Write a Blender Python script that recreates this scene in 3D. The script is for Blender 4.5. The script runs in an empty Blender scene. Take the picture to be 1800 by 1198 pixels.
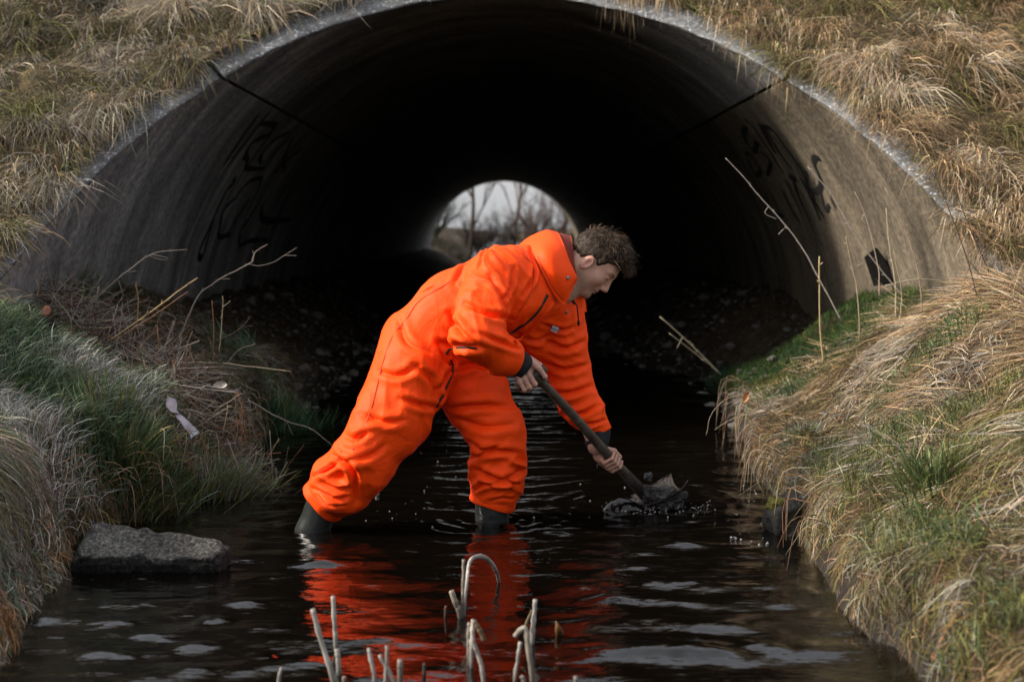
import bpy, math, random
import numpy as np
from mathutils import Vector, Matrix
from mathutils.bvhtree import BVHTree

random.seed(7)
RNG = np.random.default_rng(11)
scene = bpy.context.scene
COL = scene.collection

# ------------------------------------------------------------------ camera, sky, sun, exposure
CAM_H = 1.06
FPX = 2500.0                       # focal length in pixels of the 1800 px wide photograph
cam_d = bpy.data.cameras.new('camera')
cam_d.sensor_fit = 'HORIZONTAL'; cam_d.sensor_width = 36.0; cam_d.lens = 50.0
cam_d.clip_start = 0.05; cam_d.clip_end = 2000
cam = bpy.data.objects.new('camera', cam_d); COL.objects.link(cam)
cam.location = (0, 0, CAM_H)
cam.rotation_euler = (math.radians(90) - math.atan(190 / FPX), 0, -math.atan(15 / FPX))
cam_d.dof.use_dof = True; cam_d.dof.focus_distance = 5.1; cam_d.dof.aperture_fstop = 3.0
scene.camera = cam
CR = cam.rotation_euler.to_matrix()

SUN_DIR = Vector((-0.80, -0.10, 0.52)).normalized()     # towards the sun: from the left, raking across the slope
world = bpy.data.worlds.new('World'); scene.world = world; world.use_nodes = True
wn = world.node_tree.nodes; wl = world.node_tree.links
sky = wn.new('ShaderNodeTexSky'); sky.sky_type = 'NISHITA'; sky.sun_disc = False
sky.sun_elevation = math.asin(SUN_DIR.z)
sky.sun_rotation = math.atan2(SUN_DIR.x, SUN_DIR.y)
sky.air_density = 1.0; sky.dust_density = 5.0; sky.ozone_density = 1.0
bg = wn['Background']; bg.inputs['Strength'].default_value = 0.15
hs = wn.new('ShaderNodeHueSaturation'); hs.inputs['Saturation'].default_value = 0.42      # thin even cloud takes the blue out of the sky
wl.new(sky.outputs['Color'], hs.inputs['Color']); cl = wn.new('ShaderNodeMix'); cl.data_type = 'RGBA'; cl.inputs[0].default_value = 0.5; cl.inputs[7].default_value = (2.7, 2.75, 2.85, 1)   # even veil of cloud
wl.new(hs.outputs['Color'], cl.inputs[6]); wl.new(cl.outputs[2], bg.inputs['Color'])
sun_d = bpy.data.lights.new('sun', 'SUN'); sun_d.energy = 2.6; sun_d.angle = math.radians(7)
sun_d.color = (1.0, 0.90, 0.77)
sun = bpy.data.objects.new('sun', sun_d); COL.objects.link(sun)
sun.rotation_euler = SUN_DIR.to_track_quat('Z', 'Y').to_euler()
vs = scene.view_settings
vs.view_transform = 'Standard'; vs.look = 'None'; vs.gamma = 1.0; vs.exposure = 1.25
vs.use_curve_mapping = False
scene.cycles.max_bounces = 6; scene.cycles.transparent_max_bounces = 6
scene.cycles.caustics_reflective = False; scene.cycles.caustics_refractive = False
scene.cycles.use_denoising = True

# ------------------------------------------------------------------ helpers
def ray(px, py):
    d = CR @ Vector(((px - 900) / FPX, -(py - 599) / FPX, -1.0))
    return d
def P(px, py, Y):
    """world point of a photograph pixel at distance Y"""
    d = ray(px, py); t = Y / d.y
    return Vector((d.x * t, Y, CAM_H + d.z * t))
def PZ(px, py, z=0.0):
    d = ray(px, py); t = (z - CAM_H) / d.z
    return Vector((d.x * t, d.y * t, z))
def A(v): return np.array(v, dtype=np.float64)

def tag(o, label=None, cat=None, group=None, kind=None):
    if label: o['label'] = label
    if cat: o['category'] = cat
    if group: o['group'] = group
    if kind: o['kind'] = kind
    return o

def build_mesh(name, V, F, smooth=True, col=None):
    """V (n,3); F = array (m,k) or list of arrays of different k"""
    V = np.asarray(V, dtype=np.float32)
    Fl = F if isinstance(F, list) else [F]
    Fl = [np.asarray(f, dtype=np.int32) for f in Fl if len(f)]
    me = bpy.data.meshes.new(name)
    me.vertices.add(len(V)); me.vertices.foreach_set('co', V.ravel())
    loops = np.concatenate([f.ravel() for f in Fl])
    starts = []; off = 0
    for f in Fl:
        k = f.shape[1]
        starts.append(off + np.arange(len(f), dtype=np.int32) * k); off += f.size
    starts = np.concatenate(starts)
    me.loops.add(len(loops)); me.loops.foreach_set('vertex_index', loops)
    me.polygons.add(len(starts)); me.polygons.foreach_set('loop_start', starts.astype(np.int32))
    me.polygons.foreach_set('use_smooth', np.full(len(starts), smooth))
    me.update(calc_edges=True)
    if col is not None:
        c = np.ones((len(V), 4), dtype=np.float32); c[:, :3] = col
        a = me.color_attributes.new('tint', 'FLOAT_COLOR', 'POINT')
        a.data.foreach_set('color', c.ravel())
    return me

def obj(name, V, F, mat, parent=None, origin=None, smooth=True, col=None):
    V = np.asarray(V, dtype=np.float64)
    if parent is not None:
        o0 = A(parent['_o'])
    else:
        o0 = A(origin) if origin is not None else np.zeros(3)
    me = build_mesh(name, V - o0, F, smooth, col)
    me.materials.append(mat)
    o = bpy.data.objects.new(name, me); COL.objects.link(o)
    if parent is not None: o.parent = parent
    else: o.location = o0
    o['_o'] = [float(x) for x in o0]
    return o
def empty(name, loc):
    o = bpy.data.objects.new(name, None); COL.objects.link(o); o.location = loc
    o['_o'] = [float(x) for x in loc]; o.empty_display_size = 0.1
    return o

class MB:
    """collects shapes into one mesh"""
    def __init__(s): s.V = []; s.Q = []; s.T = []; s.n = 0; s.C = []
    def add(s, V, Q=None, T=None, col=None):
        V = np.asarray(V, dtype=np.float64)
        if Q is not None and len(Q): s.Q.append(np.asarray(Q) + s.n)
        if T is not None and len(T): s.T.append(np.asarray(T) + s.n)
        s.V.append(V); s.n += len(V)
        s.C.append(np.tile(A(col if col is not None else (1, 1, 1)), (len(V), 1)))
        return s
    def faces(s):
        out = []
        if s.Q: out.append(np.concatenate(s.Q))
        if s.T: out.append(np.concatenate(s.T))
        return out
    def build(s, name, mat, parent=None, origin=None, smooth=True, col=False):
        return obj(name, np.concatenate(s.V), s.faces(), mat, parent, origin, smooth,
                   np.concatenate(s.C) if col else None)

def smooth_path(pts, n):
    """Catmull-Rom through the points"""
    p = [A(q) for q in pts]
    if len(p) == 2:
        return np.array([p[0] * (1 - t) + p[1] * t for t in np.linspace(0, 1, n)])
    p = [2 * p[0] - p[1]] + p + [2 * p[-1] - p[-2]]
    out = []
    m = len(p) - 3
    for t in np.linspace(0, m - 1e-6, n):
        i = int(t); u = t - i
        a, b, c, d = p[i:i + 4]
        out.append(0.5 * ((2 * b) + (c - a) * u + (2 * a - 5 * b + 4 * c - d) * u * u + (3 * b - a - 3 * c + d) * u ** 3))
    return np.array(out)

def tube(pts, radii, sides=6, cap=True, squash=1.0):
    pts = np.asarray(pts, dtype=np.float64); n = len(pts)
    radii = np.broadcast_to(np.asarray(radii, dtype=np.float64), (n,)) if np.ndim(radii) == 0 else np.interp(np.linspace(0, 1, n), np.linspace(0, 1, len(radii)), radii)
    tg = np.gradient(pts, axis=0); tg /= np.linalg.norm(tg, axis=1)[:, None] + 1e-12
    ref = A((0, 0, 1)) if abs(tg[0][2]) < 0.9 else A((1, 0, 0))
    V = []
    u = np.cross(tg[0], ref); u /= np.linalg.norm(u)
    ang = np.arange(sides) * 2 * np.pi / sides
    for i in range(n):
        u = u - tg[i] * np.dot(u, tg[i]); u /= np.linalg.norm(u) + 1e-12
        v = np.cross(tg[i], u)
        V.append(pts[i] + radii[i] * (np.cos(ang)[:, None] * u + squash * np.sin(ang)[:, None] * v))
    V = np.concatenate(V)
    Q = []
    for i in range(n - 1):
        for k in range(sides):
            a = i * sides + k; b = i * sides + (k + 1) % sides
            Q.append((a, b, b + sides, a + sides))
    T = []
    if cap:
        V = np.concatenate([V, pts[:1], pts[-1:]])
        c0 = n * sides; c1 = c0 + 1
        for k in range(sides):
            T.append((c0, (k + 1) % sides, k))
            T.append((c1, (n - 1) * sides + k, (n - 1) * sides + (k + 1) % sides))
    return V, np.array(Q), np.array(T) if T else None

def _hash(ix, iy, iz, seed):
    h = (ix * 374761393 + iy * 668265263 + iz * 2147483647 + seed * 974711) & 0xFFFFFFFF
    h = ((h ^ (h >> 13)) * 1274126177) & 0xFFFFFFFF
    h = (h ^ (h >> 16))
    return (h & 0xFFFF) / 65535.0
def vnoise(p, seed=0):
    """value noise in [-1,1], p (n,3)"""
    p = np.asarray(p, dtype=np.float64)
    i = np.floor(p).astype(np.int64); f = p - i
    f = f * f * f * (f * (f * 6 - 15) + 10)
    r = 0
    for dx in (0, 1):
        wx = f[:, 0] if dx else 1 - f[:, 0]
        for dy in (0, 1):
            wy = f[:, 1] if dy else 1 - f[:, 1]
            for dz in (0, 1):
                wz = f[:, 2] if dz else 1 - f[:, 2]
                r = r + wx * wy * wz * _hash(i[:, 0] + dx, i[:, 1] + dy, i[:, 2] + dz, seed)
    return r * 2 - 1
def n2(x, y, s, seed=0):
    x = np.asarray(x, dtype=np.float64); y = np.asarray(y, dtype=np.float64)
    x, y = np.broadcast_arrays(x, y)
    q = np.stack([x.ravel() * s, y.ravel() * s, np.full(x.size, 0.37 + seed)], 1)
    return vnoise(q, seed).reshape(x.shape)
def sstep(t): t = np.clip(t, 0, 1); return t * t * (3 - 2 * t)
def grid_faces(nu, nv, wrap_u=False):
    i = np.arange(nu if wrap_u else nu - 1); j = np.arange(nv - 1)
    I, J = np.meshgrid(i, j, indexing='ij'); I2 = (I + 1) % nu
    return np.stack([I * nv + J, I2 * nv + J, I2 * nv + J + 1, I * nv + J + 1], -1).reshape(-1, 4)

# ------------------------------------------------------------------ materials
def mat(name, base=(0.5, 0.5, 0.5), rough=0.7, spec=0.3, noise_cols=None, scale=8.0, detail=6.0, bump=0.0, bscale=None,
        tint=False, metallic=0.0, stretch=(1, 1, 1), trans=0.0, coat=0.0, sheen=0.0, hue_noise=0.0):
    m = bpy.data.materials.new(name); m.use_nodes = True
    nt = m.node_tree; N = nt.nodes; L = nt.links
    b = N['Principled BSDF']
    b.inputs['Base Color'].default_value = (*base, 1); b.inputs['Roughness'].default_value = rough
    b.inputs['Specular IOR Level'].default_value = spec; b.inputs['Metallic'].default_value = metallic
    if coat: b.inputs['Coat Weight'].default_value = coat; b.inputs['Coat Roughness'].default_value = 0.15
    if sheen: b.inputs['Sheen Weight'].default_value = sheen
    tc = N.new('ShaderNodeTexCoord'); mp = N.new('ShaderNodeMapping'); mp.inputs['Scale'].default_value = stretch
    gm = N.new('ShaderNodeNewGeometry')
    L.new(gm.outputs['Position'], mp.inputs['Vector'])
    colsock = None
    if noise_cols:
        nz = N.new('ShaderNodeTexNoise'); nz.inputs['Scale'].default_value = scale; nz.inputs['Detail'].default_value = detail
        nz.inputs['Roughness'].default_value = 0.65
        L.new(mp.outputs[0], nz.inputs['Vector'])
        cr = N.new('ShaderNodeValToRGB'); els = cr.color_ramp.elements
        while len(els) < len(noise_cols): els.new(0.5)
        for e, (pos, c) in zip(els, noise_cols): e.position = pos; e.color = (*c, 1)
        L.new(nz.outputs['Fac'], cr.inputs['Fac']); colsock = cr.outputs['Color']
    if tint:
        at = N.new('ShaderNodeAttribute'); at.attribute_name = 'tint'
        if colsock is not None:
            mx = N.new('ShaderNodeMix'); mx.data_type = 'RGBA'; mx.blend_type = 'MULTIPLY'; mx.inputs[0].default_value = 1
            L.new(colsock, mx.inputs[6]); L.new(at.outputs['Color'], mx.inputs[7]); colsock = mx.outputs[2]
        else: colsock = at.outputs['Color']
    if colsock is not None: L.new(colsock, b.inputs['Base Color'])
    if bump:
        nb = N.new('ShaderNodeTexNoise'); nb.inputs['Scale'].default_value = bscale or scale * 4; nb.inputs['Detail'].default_value = 5
        L.new(mp.outputs[0], nb.inputs['Vector'])
        bp = N.new('ShaderNodeBump'); bp.inputs['Strength'].default_value = bump; bp.inputs['Distance'].default_value = 0.02
        L.new(nb.outputs['Fac'], bp.inputs['Height']); L.new(bp.outputs[0], b.inputs['Normal'])
    if trans:
        tr = N.new('ShaderNodeBsdfTranslucent'); ms = N.new('ShaderNodeMixShader'); ms.inputs[0].default_value = trans
        if colsock is not None: L.new(colsock, tr.inputs['Color'])
        else: tr.inputs['Color'].default_value = (*base, 1)
        L.new(b.outputs[0], ms.inputs[1]); L.new(tr.outputs[0], ms.inputs[2])
        L.new(ms.outputs[0], N['Material Output'].inputs['Surface'])
    return m

M = {}
M['soil'] = mat('soil', noise_cols=[(0.3, (0.018, 0.013, 0.009)), (0.55, (0.05, 0.036, 0.022)), (0.75, (0.09, 0.07, 0.045))], scale=9, rough=0.95, spec=0.1, bump=0.8, bscale=40)
M['thatch'] = mat('thatch', noise_cols=[(0.3, (0.018, 0.015, 0.008)), (0.5, (0.05, 0.038, 0.02)), (0.72, (0.10, 0.075, 0.04))], scale=10, rough=0.95, spec=0.1, bump=0.9, bscale=60)
M['wet_soil'] = mat('wet_soil', noise_cols=[(0.3, (0.008, 0.006, 0.004)), (0.6, (0.022, 0.016, 0.010)), (0.8, (0.05, 0.036, 0.022))], scale=16, rough=0.55, spec=0.3, bump=1.0, bscale=45)
M['grass'] = mat('grass_blades', tint=True, rough=0.65, spec=0.25, trans=0.22)
M['bark'] = mat('bark', noise_cols=[(0.3, (0.05, 0.038, 0.028)), (0.7, (0.16, 0.125, 0.09))], scale=60, rough=0.85, spec=0.15, bump=0.5, bscale=150)
M['stem'] = mat('dry_stem', tint=True, noise_cols=[(0.3, (0.6, 0.6, 0.6)), (0.7, (1, 1, 1))], scale=70, rough=0.75, spec=0.25)
M['reed'] = mat('dry_reed', tint=True, noise_cols=[(0.3, (0.45, 0.42, 0.4)), (0.6, (1, 1, 1))], scale=45, rough=0.55, spec=0.35, stretch=(1, 1, 0.25))
M['stone'] = mat('stone', tint=True, noise_cols=[(0.25, (0.35, 0.35, 0.35)), (0.7, (1, 1, 1))], scale=25, rough=0.85, spec=0.25, bump=0.5, bscale=60)
M['slab'] = mat('rough_concrete', tint=True, noise_cols=[(0.35, (0.04, 0.04, 0.036)), (0.52, (0.13, 0.126, 0.113)), (0.62, (0.21, 0.203, 0.182)), (0.78, (0.46, 0.45, 0.41))], scale=75, detail=3, rough=0.9, spec=0.2, bump=0.9, bscale=130)
M['bed'] = mat('stream_bed', noise_cols=[(0.35, (0.03, 0.018, 0.009)), (0.6, (0.09, 0.055, 0.028)), (0.75, (0.16, 0.11, 0.06))], scale=6, rough=0.9, spec=0.1)
M['paint'] = mat('black_spray_paint', base=(0.016, 0.016, 0.016), rough=0.8, spec=0.1)
M['dark'] = mat('dark_board', noise_cols=[(0.3, (0.006, 0.005, 0.005)), (0.7, (0.02, 0.017, 0.015))], scale=20, rough=0.8)
M['plastic'] = mat('torn_plastic', noise_cols=[(0.3, (0.33, 0.33, 0.38)), (0.7, (0.6, 0.6, 0.66))], scale=30, rough=0.4, trans=0.3)
M['moss'] = mat('moss', noise_cols=[(0.3, (0.03, 0.035, 0.008)), (0.7, (0.13, 0.12, 0.02))], scale=30, rough=0.95, bump=0.8, bscale=120)
M['leaf'] = mat('dead_leaf', tint=True, rough=0.7, trans=0.2)
M['twigs'] = mat('far_twigs', tint=True, rough=0.9, spec=0.05)

# concrete of the culvert: grey, with streaks running round the barrel, brown on the right wall, frost flecks on the cut end
def concrete(name, cols, fleck=False):
    m = bpy.data.materials.new(name); m.use_nodes = True
    N = m.node_tree.nodes; L = m.node_tree.links; b = N['Principled BSDF']
    b.inputs['Roughness'].default_value = 0.9; b.inputs['Specular IOR Level'].default_value = 0.2
    g = N.new('ShaderNodeNewGeometry')
    mp = N.new('ShaderNodeMapping'); mp.inputs['Scale'].default_value = (1.0, 3.2, 1.0)
    L.new(g.outputs['Position'], mp.inputs['Vector'])
    n1 = N.new('ShaderNodeTexNoise'); n1.inputs['Scale'].default_value = 1.1; n1.inputs['Detail'].default_value = 7; n1.inputs['Roughness'].default_value = 0.62
    L.new(mp.outputs[0], n1.inputs['Vector'])
    cr = N.new('ShaderNodeValToRGB'); e = cr.color_ramp.elements
    while len(e) < len(cols): e.new(0.5)
    for q, (p, c) in zip(e, cols): q.position = p; q.color = (*c, 1)
    L.new(n1.outputs['Fac'], cr.inputs['Fac'])
    n2_ = N.new('ShaderNodeTexNoise'); n2_.inputs['Scale'].default_value = 30; n2_.inputs['Detail'].default_value = 4
    L.new(g.outputs['Position'], n2_.inputs['Vector'])
    mr = N.new('ShaderNodeMapRange'); mr.inputs[1].default_value = 0.3; mr.inputs[2].default_value = 0.7; mr.inputs[3].default_value = 0.6; mr.inputs[4].default_value = 1.25
    L.new(n2_.outputs['Fac'], mr.inputs[0])
    mx = N.new('ShaderNodeMix'); mx.data_type = 'RGBA'; mx.blend_type = 'MULTIPLY'; mx.inputs[0].default_value = 1
    L.new(cr.outputs['Color'], mx.inputs[6]); L.new(mr.outputs[0], mx.inputs[7])
    out = mx.outputs[2]
    if fleck:
        vo = N.new('ShaderNodeTexNoise'); vo.inputs['Scale'].default_value = 55; vo.inputs['Detail'].default_value = 3
        L.new(g.outputs['Position'], vo.inputs['Vector'])
        vr = N.new('ShaderNodeValToRGB'); vr.color_ramp.elements[0].position = 0.58; vr.color_ramp.elements[1].position = 0.70
        L.new(vo.outputs['Fac'], vr.inputs['Fac'])
        m2 = N.new('ShaderNodeMix'); m2.data_type = 'RGBA'
        L.new(vr.outputs['Color'], m2.inputs[0]); L.new(out, m2.inputs[6]); m2.inputs[7].default_value = (0.42, 0.44, 0.46, 1)
        out = m2.outputs[2]
    L.new(out, b.inputs['Base Color'])
    bp = N.new('ShaderNodeBump'); bp.inputs['Strength'].default_value = 0.7; bp.inputs['Distance'].default_value = 0.012
    L.new(n2_.outputs['Fac'], bp.inputs['Height']); L.new(bp.outputs[0], b.inputs['Normal'])
    return m
M['conc_grey'] = concrete('stained_grey_concrete', [(0.30, (0.07, 0.07, 0.07)), (0.5, (0.17, 0.17, 0.167)), (0.7, (0.32, 0.32, 0.315))])
M['conc_brown'] = concrete('stained_brown_concrete', [(0.30, (0.04, 0.034, 0.025)), (0.47, (0.105, 0.087, 0.063)), (0.7, (0.20, 0.165, 0.12))])
M['conc_edge'] = concrete('frosted_concrete_edge', [(0.3, (0.05, 0.052, 0.055)), (0.6, (0.15, 0.152, 0.155))], fleck=True)
M['joint'] = mat('dark_joint', base=(0.012, 0.012, 0.012), rough=0.95, spec=0.05)

# ------------------------------------------------------------------ terrain functions
R_IN = 2.25; R_OUT = 2.45; ZC = 0.25           # culvert barrel: radius and height of its axis above the water
SL = 1.64                                      # run per rise of the embankment and of the bevelled culvert ends
def Yb(z): return 6.15 + (np.asarray(z) - 0.885) * SL
def Yf(z): return 40.2 + (2.5 - np.asarray(z)) * SL
CREST = 6.6
LSH = np.array([(-300, -1.5), (-5, -1.4), (3.3, -1.24), (3.95, -1.28), (4.4, -1.42), (4.9, -1.46), (5.4, -1.27), (6.1, -1.18), (6.8, -1.2), (7.55, -1.22), (9.4, -1.08), (12, -1.0), (40, -0.9), (60, -1.3), (400, -1.5)])
RSH = np.array([(-300, 1.4), (-5, 1.2), (3.3, 0.95), (3.73, 0.95), (4.64, 0.99), (5.88, 1.07), (7.55, 1.22), (9.78, 1.42), (11.5, 1.0), (14, 0.95), (40, 0.9), (60, 1.2), (400, 1.5)])
def xl(y): return np.interp(y, LSH[:, 0], LSH[:, 1])
def xr(y): return np.interp(y, RSH[:, 0], RSH[:, 1])
def ground_z(x, y):
    x = np.asarray(x, dtype=np.float64); y = np.asarray(y, dtype=np.float64)
    x, y = np.broadcast_arrays(x, y)
    wob = 0.05 * n2(x * 0 + 3.1, y, 2.3, 5)
    eL = xl(y) + wob - x; eR = x - (xr(y) + wob)
    inside = np.minimum(-eL, -eR)
    inT = sstep((y - 8.2) / 1.6)                # rubble slopes inside the barrel
    hL = 0.36 * sstep(eL / 0.24) + 0.40 * sstep((eL - 0.1) / 1.0)
    hL = hL + 0.10 * np.exp(-((x + 1.62) / 0.3) ** 2 - ((y - 4.35) / 0.35) ** 2)
    hR = 0.24 * sstep(eR / 0.14) + 0.54 * sstep((eR - 0.05) / 1.05)
    hR = hR + 0.13 * np.exp(-((x - 2.0) / 0.4) ** 2 - ((y - 5.9) / 0.45) ** 2) - 0.10 * np.exp(-((x - 1.75) / 0.3) ** 2 - ((y - 5.0) / 0.3) ** 2)
    hT_L = 0.62 * sstep(eL / 1.35) ** 0.8; hT_R = 0.62 * sstep(eR / 1.35) ** 0.8
    hL = hL * (1 - inT) + hT_L * inT; hR = hR * (1 - inT) + hT_R * inT
    far = sstep((y - 44) / 14)
    hL = hL + far * 1.3 * sstep((eL - 0.8) / 6); hR = hR + far * 1.0 * sstep((eR - 0.8) / 6)
    hL = hL + 1.5 * sstep((-x - 2.9) / 2.4) * sstep((40 - y) / 20)  # unseen rise added on the left to shade the left bank
    h = np.where(eL > 0, hL, np.where(eR > 0, hR, 0))
    bed = -0.03 - 0.27 * sstep(inside / 0.45)
    z = np.where(inside > 0, bed, h - 0.03)
    b = sstep(np.maximum(eL, eR) / 0.15)
    z = z + b * (0.055 * n2(x, y, 3.6, 1) + 0.030 * n2(x, y, 9, 2) + 0.01 * n2(x, y, 22, 6)) + 0.012 * n2(x, y, 6, 3)
    return z
def ground_n(x, y, e=0.02):
    gx = (ground_z(x + e, y) - ground_z(x - e, y)) / (2 * e); gy = (ground_z(x, y + e) - ground_z(x, y - e)) / (2 * e)
    n = np.stack([-gx, -gy, np.ones_like(gx)], -1)
    return n / np.linalg.norm(n, axis=-1)[..., None]
EN = A((0, -1, SL)) / math.hypot(1, SL)         # normal of the embankment face
ED = A((0, -SL, -1)) / math.hypot(1, SL)        # straight down the embankment face
def emb_disp(x, z):
    r = np.hypot(x, z - ZC)
    k = 0.25 + 0.75 * sstep((r - R_OUT) / 0.5)
    return 0.035 + k * (0.10 * n2(x, z * 1.9, 2.6, 21) + 0.045 * n2(x, z * 1.9, 6.0, 22) + 0.02 * n2(x, z * 1.9, 14, 23)) + 0.02
def emb_point(x, z):
    x = np.asarray(x, dtype=np.float64); z = np.asarray(z, dtype=np.float64)
    zz = np.minimum(z, CREST)
    y = Yb(zz) + np.maximum(z - CREST, 0) * 3.0
    p = np.stack([x, np.minimum(y, 24.0), zz], -1)
    return p + emb_disp(x, z)[..., None] * EN

# ------------------------------------------------------------------ ground sheet with the stream bed
def steps(segs):
    out = [segs[0][0]]
    for a, b, s in segs:
        n = max(1, int(round((b - a) / s)))
        out += list(np.linspace(a, b, n + 1)[1:])
    return np.array(out)
gx = steps([(-400, -60, 40), (-60, -8, 6), (-8, -2.7, 0.4), (-2.7, 2.7, 0.036), (2.7, 8, 0.4), (8, 60, 6), (60, 400, 40)])
gy = steps([(-200, -6, 20), (-6, 2.4, 0.3), (2.4, 9.6, 0.04), (9.6, 20, 0.13), (20, 70, 0.6), (70, 150, 6), (150, 900, 60)])
GX, GY = np.meshgrid(gx, gy, indexing='ij')
GZ = ground_z(GX, GY)
F = grid_faces(len(gx), len(gy))
ground = obj('ground', np.stack([GX, GY, GZ], -1).reshape(-1, 3), F, M['soil'])
ground.data.materials.append(M['bed']); ground.data.materials.append(M['wet_soil'])
cz = GZ.reshape(-1)[F].mean(1)
ground.data.polygons.foreach_set('material_index', np.where(cz < -0.045, 1, np.where(cz < 0.10 + 0.05 * n2(GX.reshape(-1)[F[:, 0]], GY.reshape(-1)[F[:, 0]], 6, 8), 2, 0)).astype(np.int32))
tag(ground, kind='structure', label='dark soil banks and stream bed under the grass')

# ------------------------------------------------------------------ embankment over the culvert
th = np.radians(np.linspace(-24, 204, 230))
rr = steps([(R_IN + 0.11, 4.6, 0.035), (4.6, 8, 0.25), (8, 70, 5), (70, 300, 60)])
TH, RR = np.meshgrid(th, rr, indexing='ij')
EX = RR * np.cos(TH); EZ = ZC + RR * np.sin(TH)
EP = emb_point(EX, EZ)
emb = obj('embankment', EP.reshape(-1, 3), grid_faces(len(th), len(rr)), M['thatch'])
tag(emb, kind='structure', label='grassy road embankment over the culvert')
# its far side
EP2 = EP.copy(); EP2[..., 1] = np.maximum(24.0, 24.0 + (24.0 - EP[..., 1]) * ((Yf(0.885) - 24) / (24 - Yb(0.885))))
zz = np.minimum(EZ, CREST); EP2[..., 1] = np.maximum(24.0, Yf(zz) - np.maximum(EZ - CREST, 0) * 3.0); EP2[..., 2] = zz + 0.05
emb2 = obj('embankment', EP2[:, ::3].reshape(-1, 3), grid_faces(len(th), len(rr[::3])), M['thatch'])
tag(emb2, kind='structure', label='far side of the road embankment')

# ------------------------------------------------------------------ culvert of precast panels
culvert = empty('culvert', (0, 8.8, 0))
tag(culvert, 'large round concrete road culvert with black graffiti on its inner walls', 'culvert')
def panel(t0, t1, yfun0, yfun1, r0, r1, nt=26, jog=0.004):
    t = np.radians(np.linspace(t0, t1, nt))
    V = []
    for r, dj in ((r0 + jog, 0.0), (r0, jog), (r1, 0.0)):
        pass
    ring = []
    for (r, which, din) in ((r1, 0, 0), (r0 + jog, 0, 0), (r0, 0, jog * 1.5), (r0, 1, jog * 1.5), (r0 + jog, 1, 0), (r1, 1, 0)):
        x = r * np.cos(t); z = ZC + r * np.sin(t)
        y = (yfun0(z) + din) if which == 0 else (yfun1(z) - din)
        ring.append(np.stack([x, np.broadcast_to(y, x.shape), z], -1))
    V = np.stack(ring, 1)                       # nt,6,3
    k = 6
    Q = []
    for i in range(nt - 1):
        for j in range(k):
            a = i * k + j; b = i * k + (j + 1) % k
            Q.append((a, b, b + k, a + k))
    Q.append((5, 4, 1, 0)); Q.append((4, 3, 2, 1))
    o = (nt - 1) * k
    Q.append((o + 0, o + 1, o + 4, o + 5)); Q.append((o + 1, o + 2, o + 3, o + 4))
    return V.reshape(-1, 3), np.array(Q)
ys = [9.62] + [9.62 + 2.4 * i for i in range(1, 13)]
edges = [lambda z: Yb(z) + 0.05] + [(lambda z, y=y: np.full(np.shape(z), y)) for y in ys] + [lambda z: Yf(z)]
for (nm, t0, t1, mk) in (('wall_panel', -26, 46.7, 'conc_brown'), ('crown_panel', 47.3, 132.6, 'conc_grey'), ('wall_panel', 133.2, 206, 'conc_grey')):
    for i in range(len(edges) - 1):
        f0 = edges[i]; f1 = edges[i + 1]
        g = 0.006
        V, Q = panel(t0, t1, (lambda z, f=f0: f(z) + g), (lambda z, f=f1: f(z) - g), R_IN, R_OUT, nt=34 if i == 0 else 22)
        o = obj(nm, V, Q, M[mk], parent=culvert, smooth=False)
        for p in o.data.polygons: p.use_smooth = False
# dark shell added behind the joints to block light leaks, and the bevelled, frost-flecked end of the barrel
t = np.radians(np.linspace(-26, 206, 120))
def shell(r, f0, f1):
    x = r * np.cos(t); z = ZC + r * np.sin(t)
    return np.stack([np.stack([x, f0(z), z], -1), np.stack([x, f1(z), z], -1)], 1).reshape(-1, 3)
obj('joint_light_block', shell(R_IN + 0.06, lambda z: Yb(z) + 0.1, lambda z: Yf(z) - 0.1), grid_faces(120, 2), M['joint'], parent=culvert)
for (t0, t1) in ((-26, 46.7), (47.3, 132.6), (133.2, 206)):
    nt = 90
    tt = np.radians(np.linspace(t0, t1, nt)); V = []
    for r, dy in ((R_OUT + 0.03, 0.055), (R_OUT + 0.02, 0.008), (R_OUT - 0.03, -0.006), (R_IN + 0.05, -0.008), (R_IN + 0.012, 0.0), (R_IN - 0.001, 0.014), (R_IN - 0.001, 0.053), (R_IN + 0.05, 0.054)):
        x = r * np.cos(tt); z = ZC + r * np.sin(tt)
        jx = 0.008 * vnoise(np.stack([x * 14, z * 14, np.full(nt, r * 5)], 1), 3)
        V.append(np.stack([x, Yb(z) + dy, z], -1) + jx[:, None] * EN)
    V = np.stack(V, 1); k = V.shape[1]
    Q = [(i * k + j, i * k + (j + 1) % k, (i + 1) * k + (j + 1) % k, (i + 1) * k + j) for i in range(nt - 1) for j in range(k)]
    obj('end_edge', V.reshape(-1, 3), np.array(Q), M['conc_edge'], parent=culvert, smooth=True)

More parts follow.
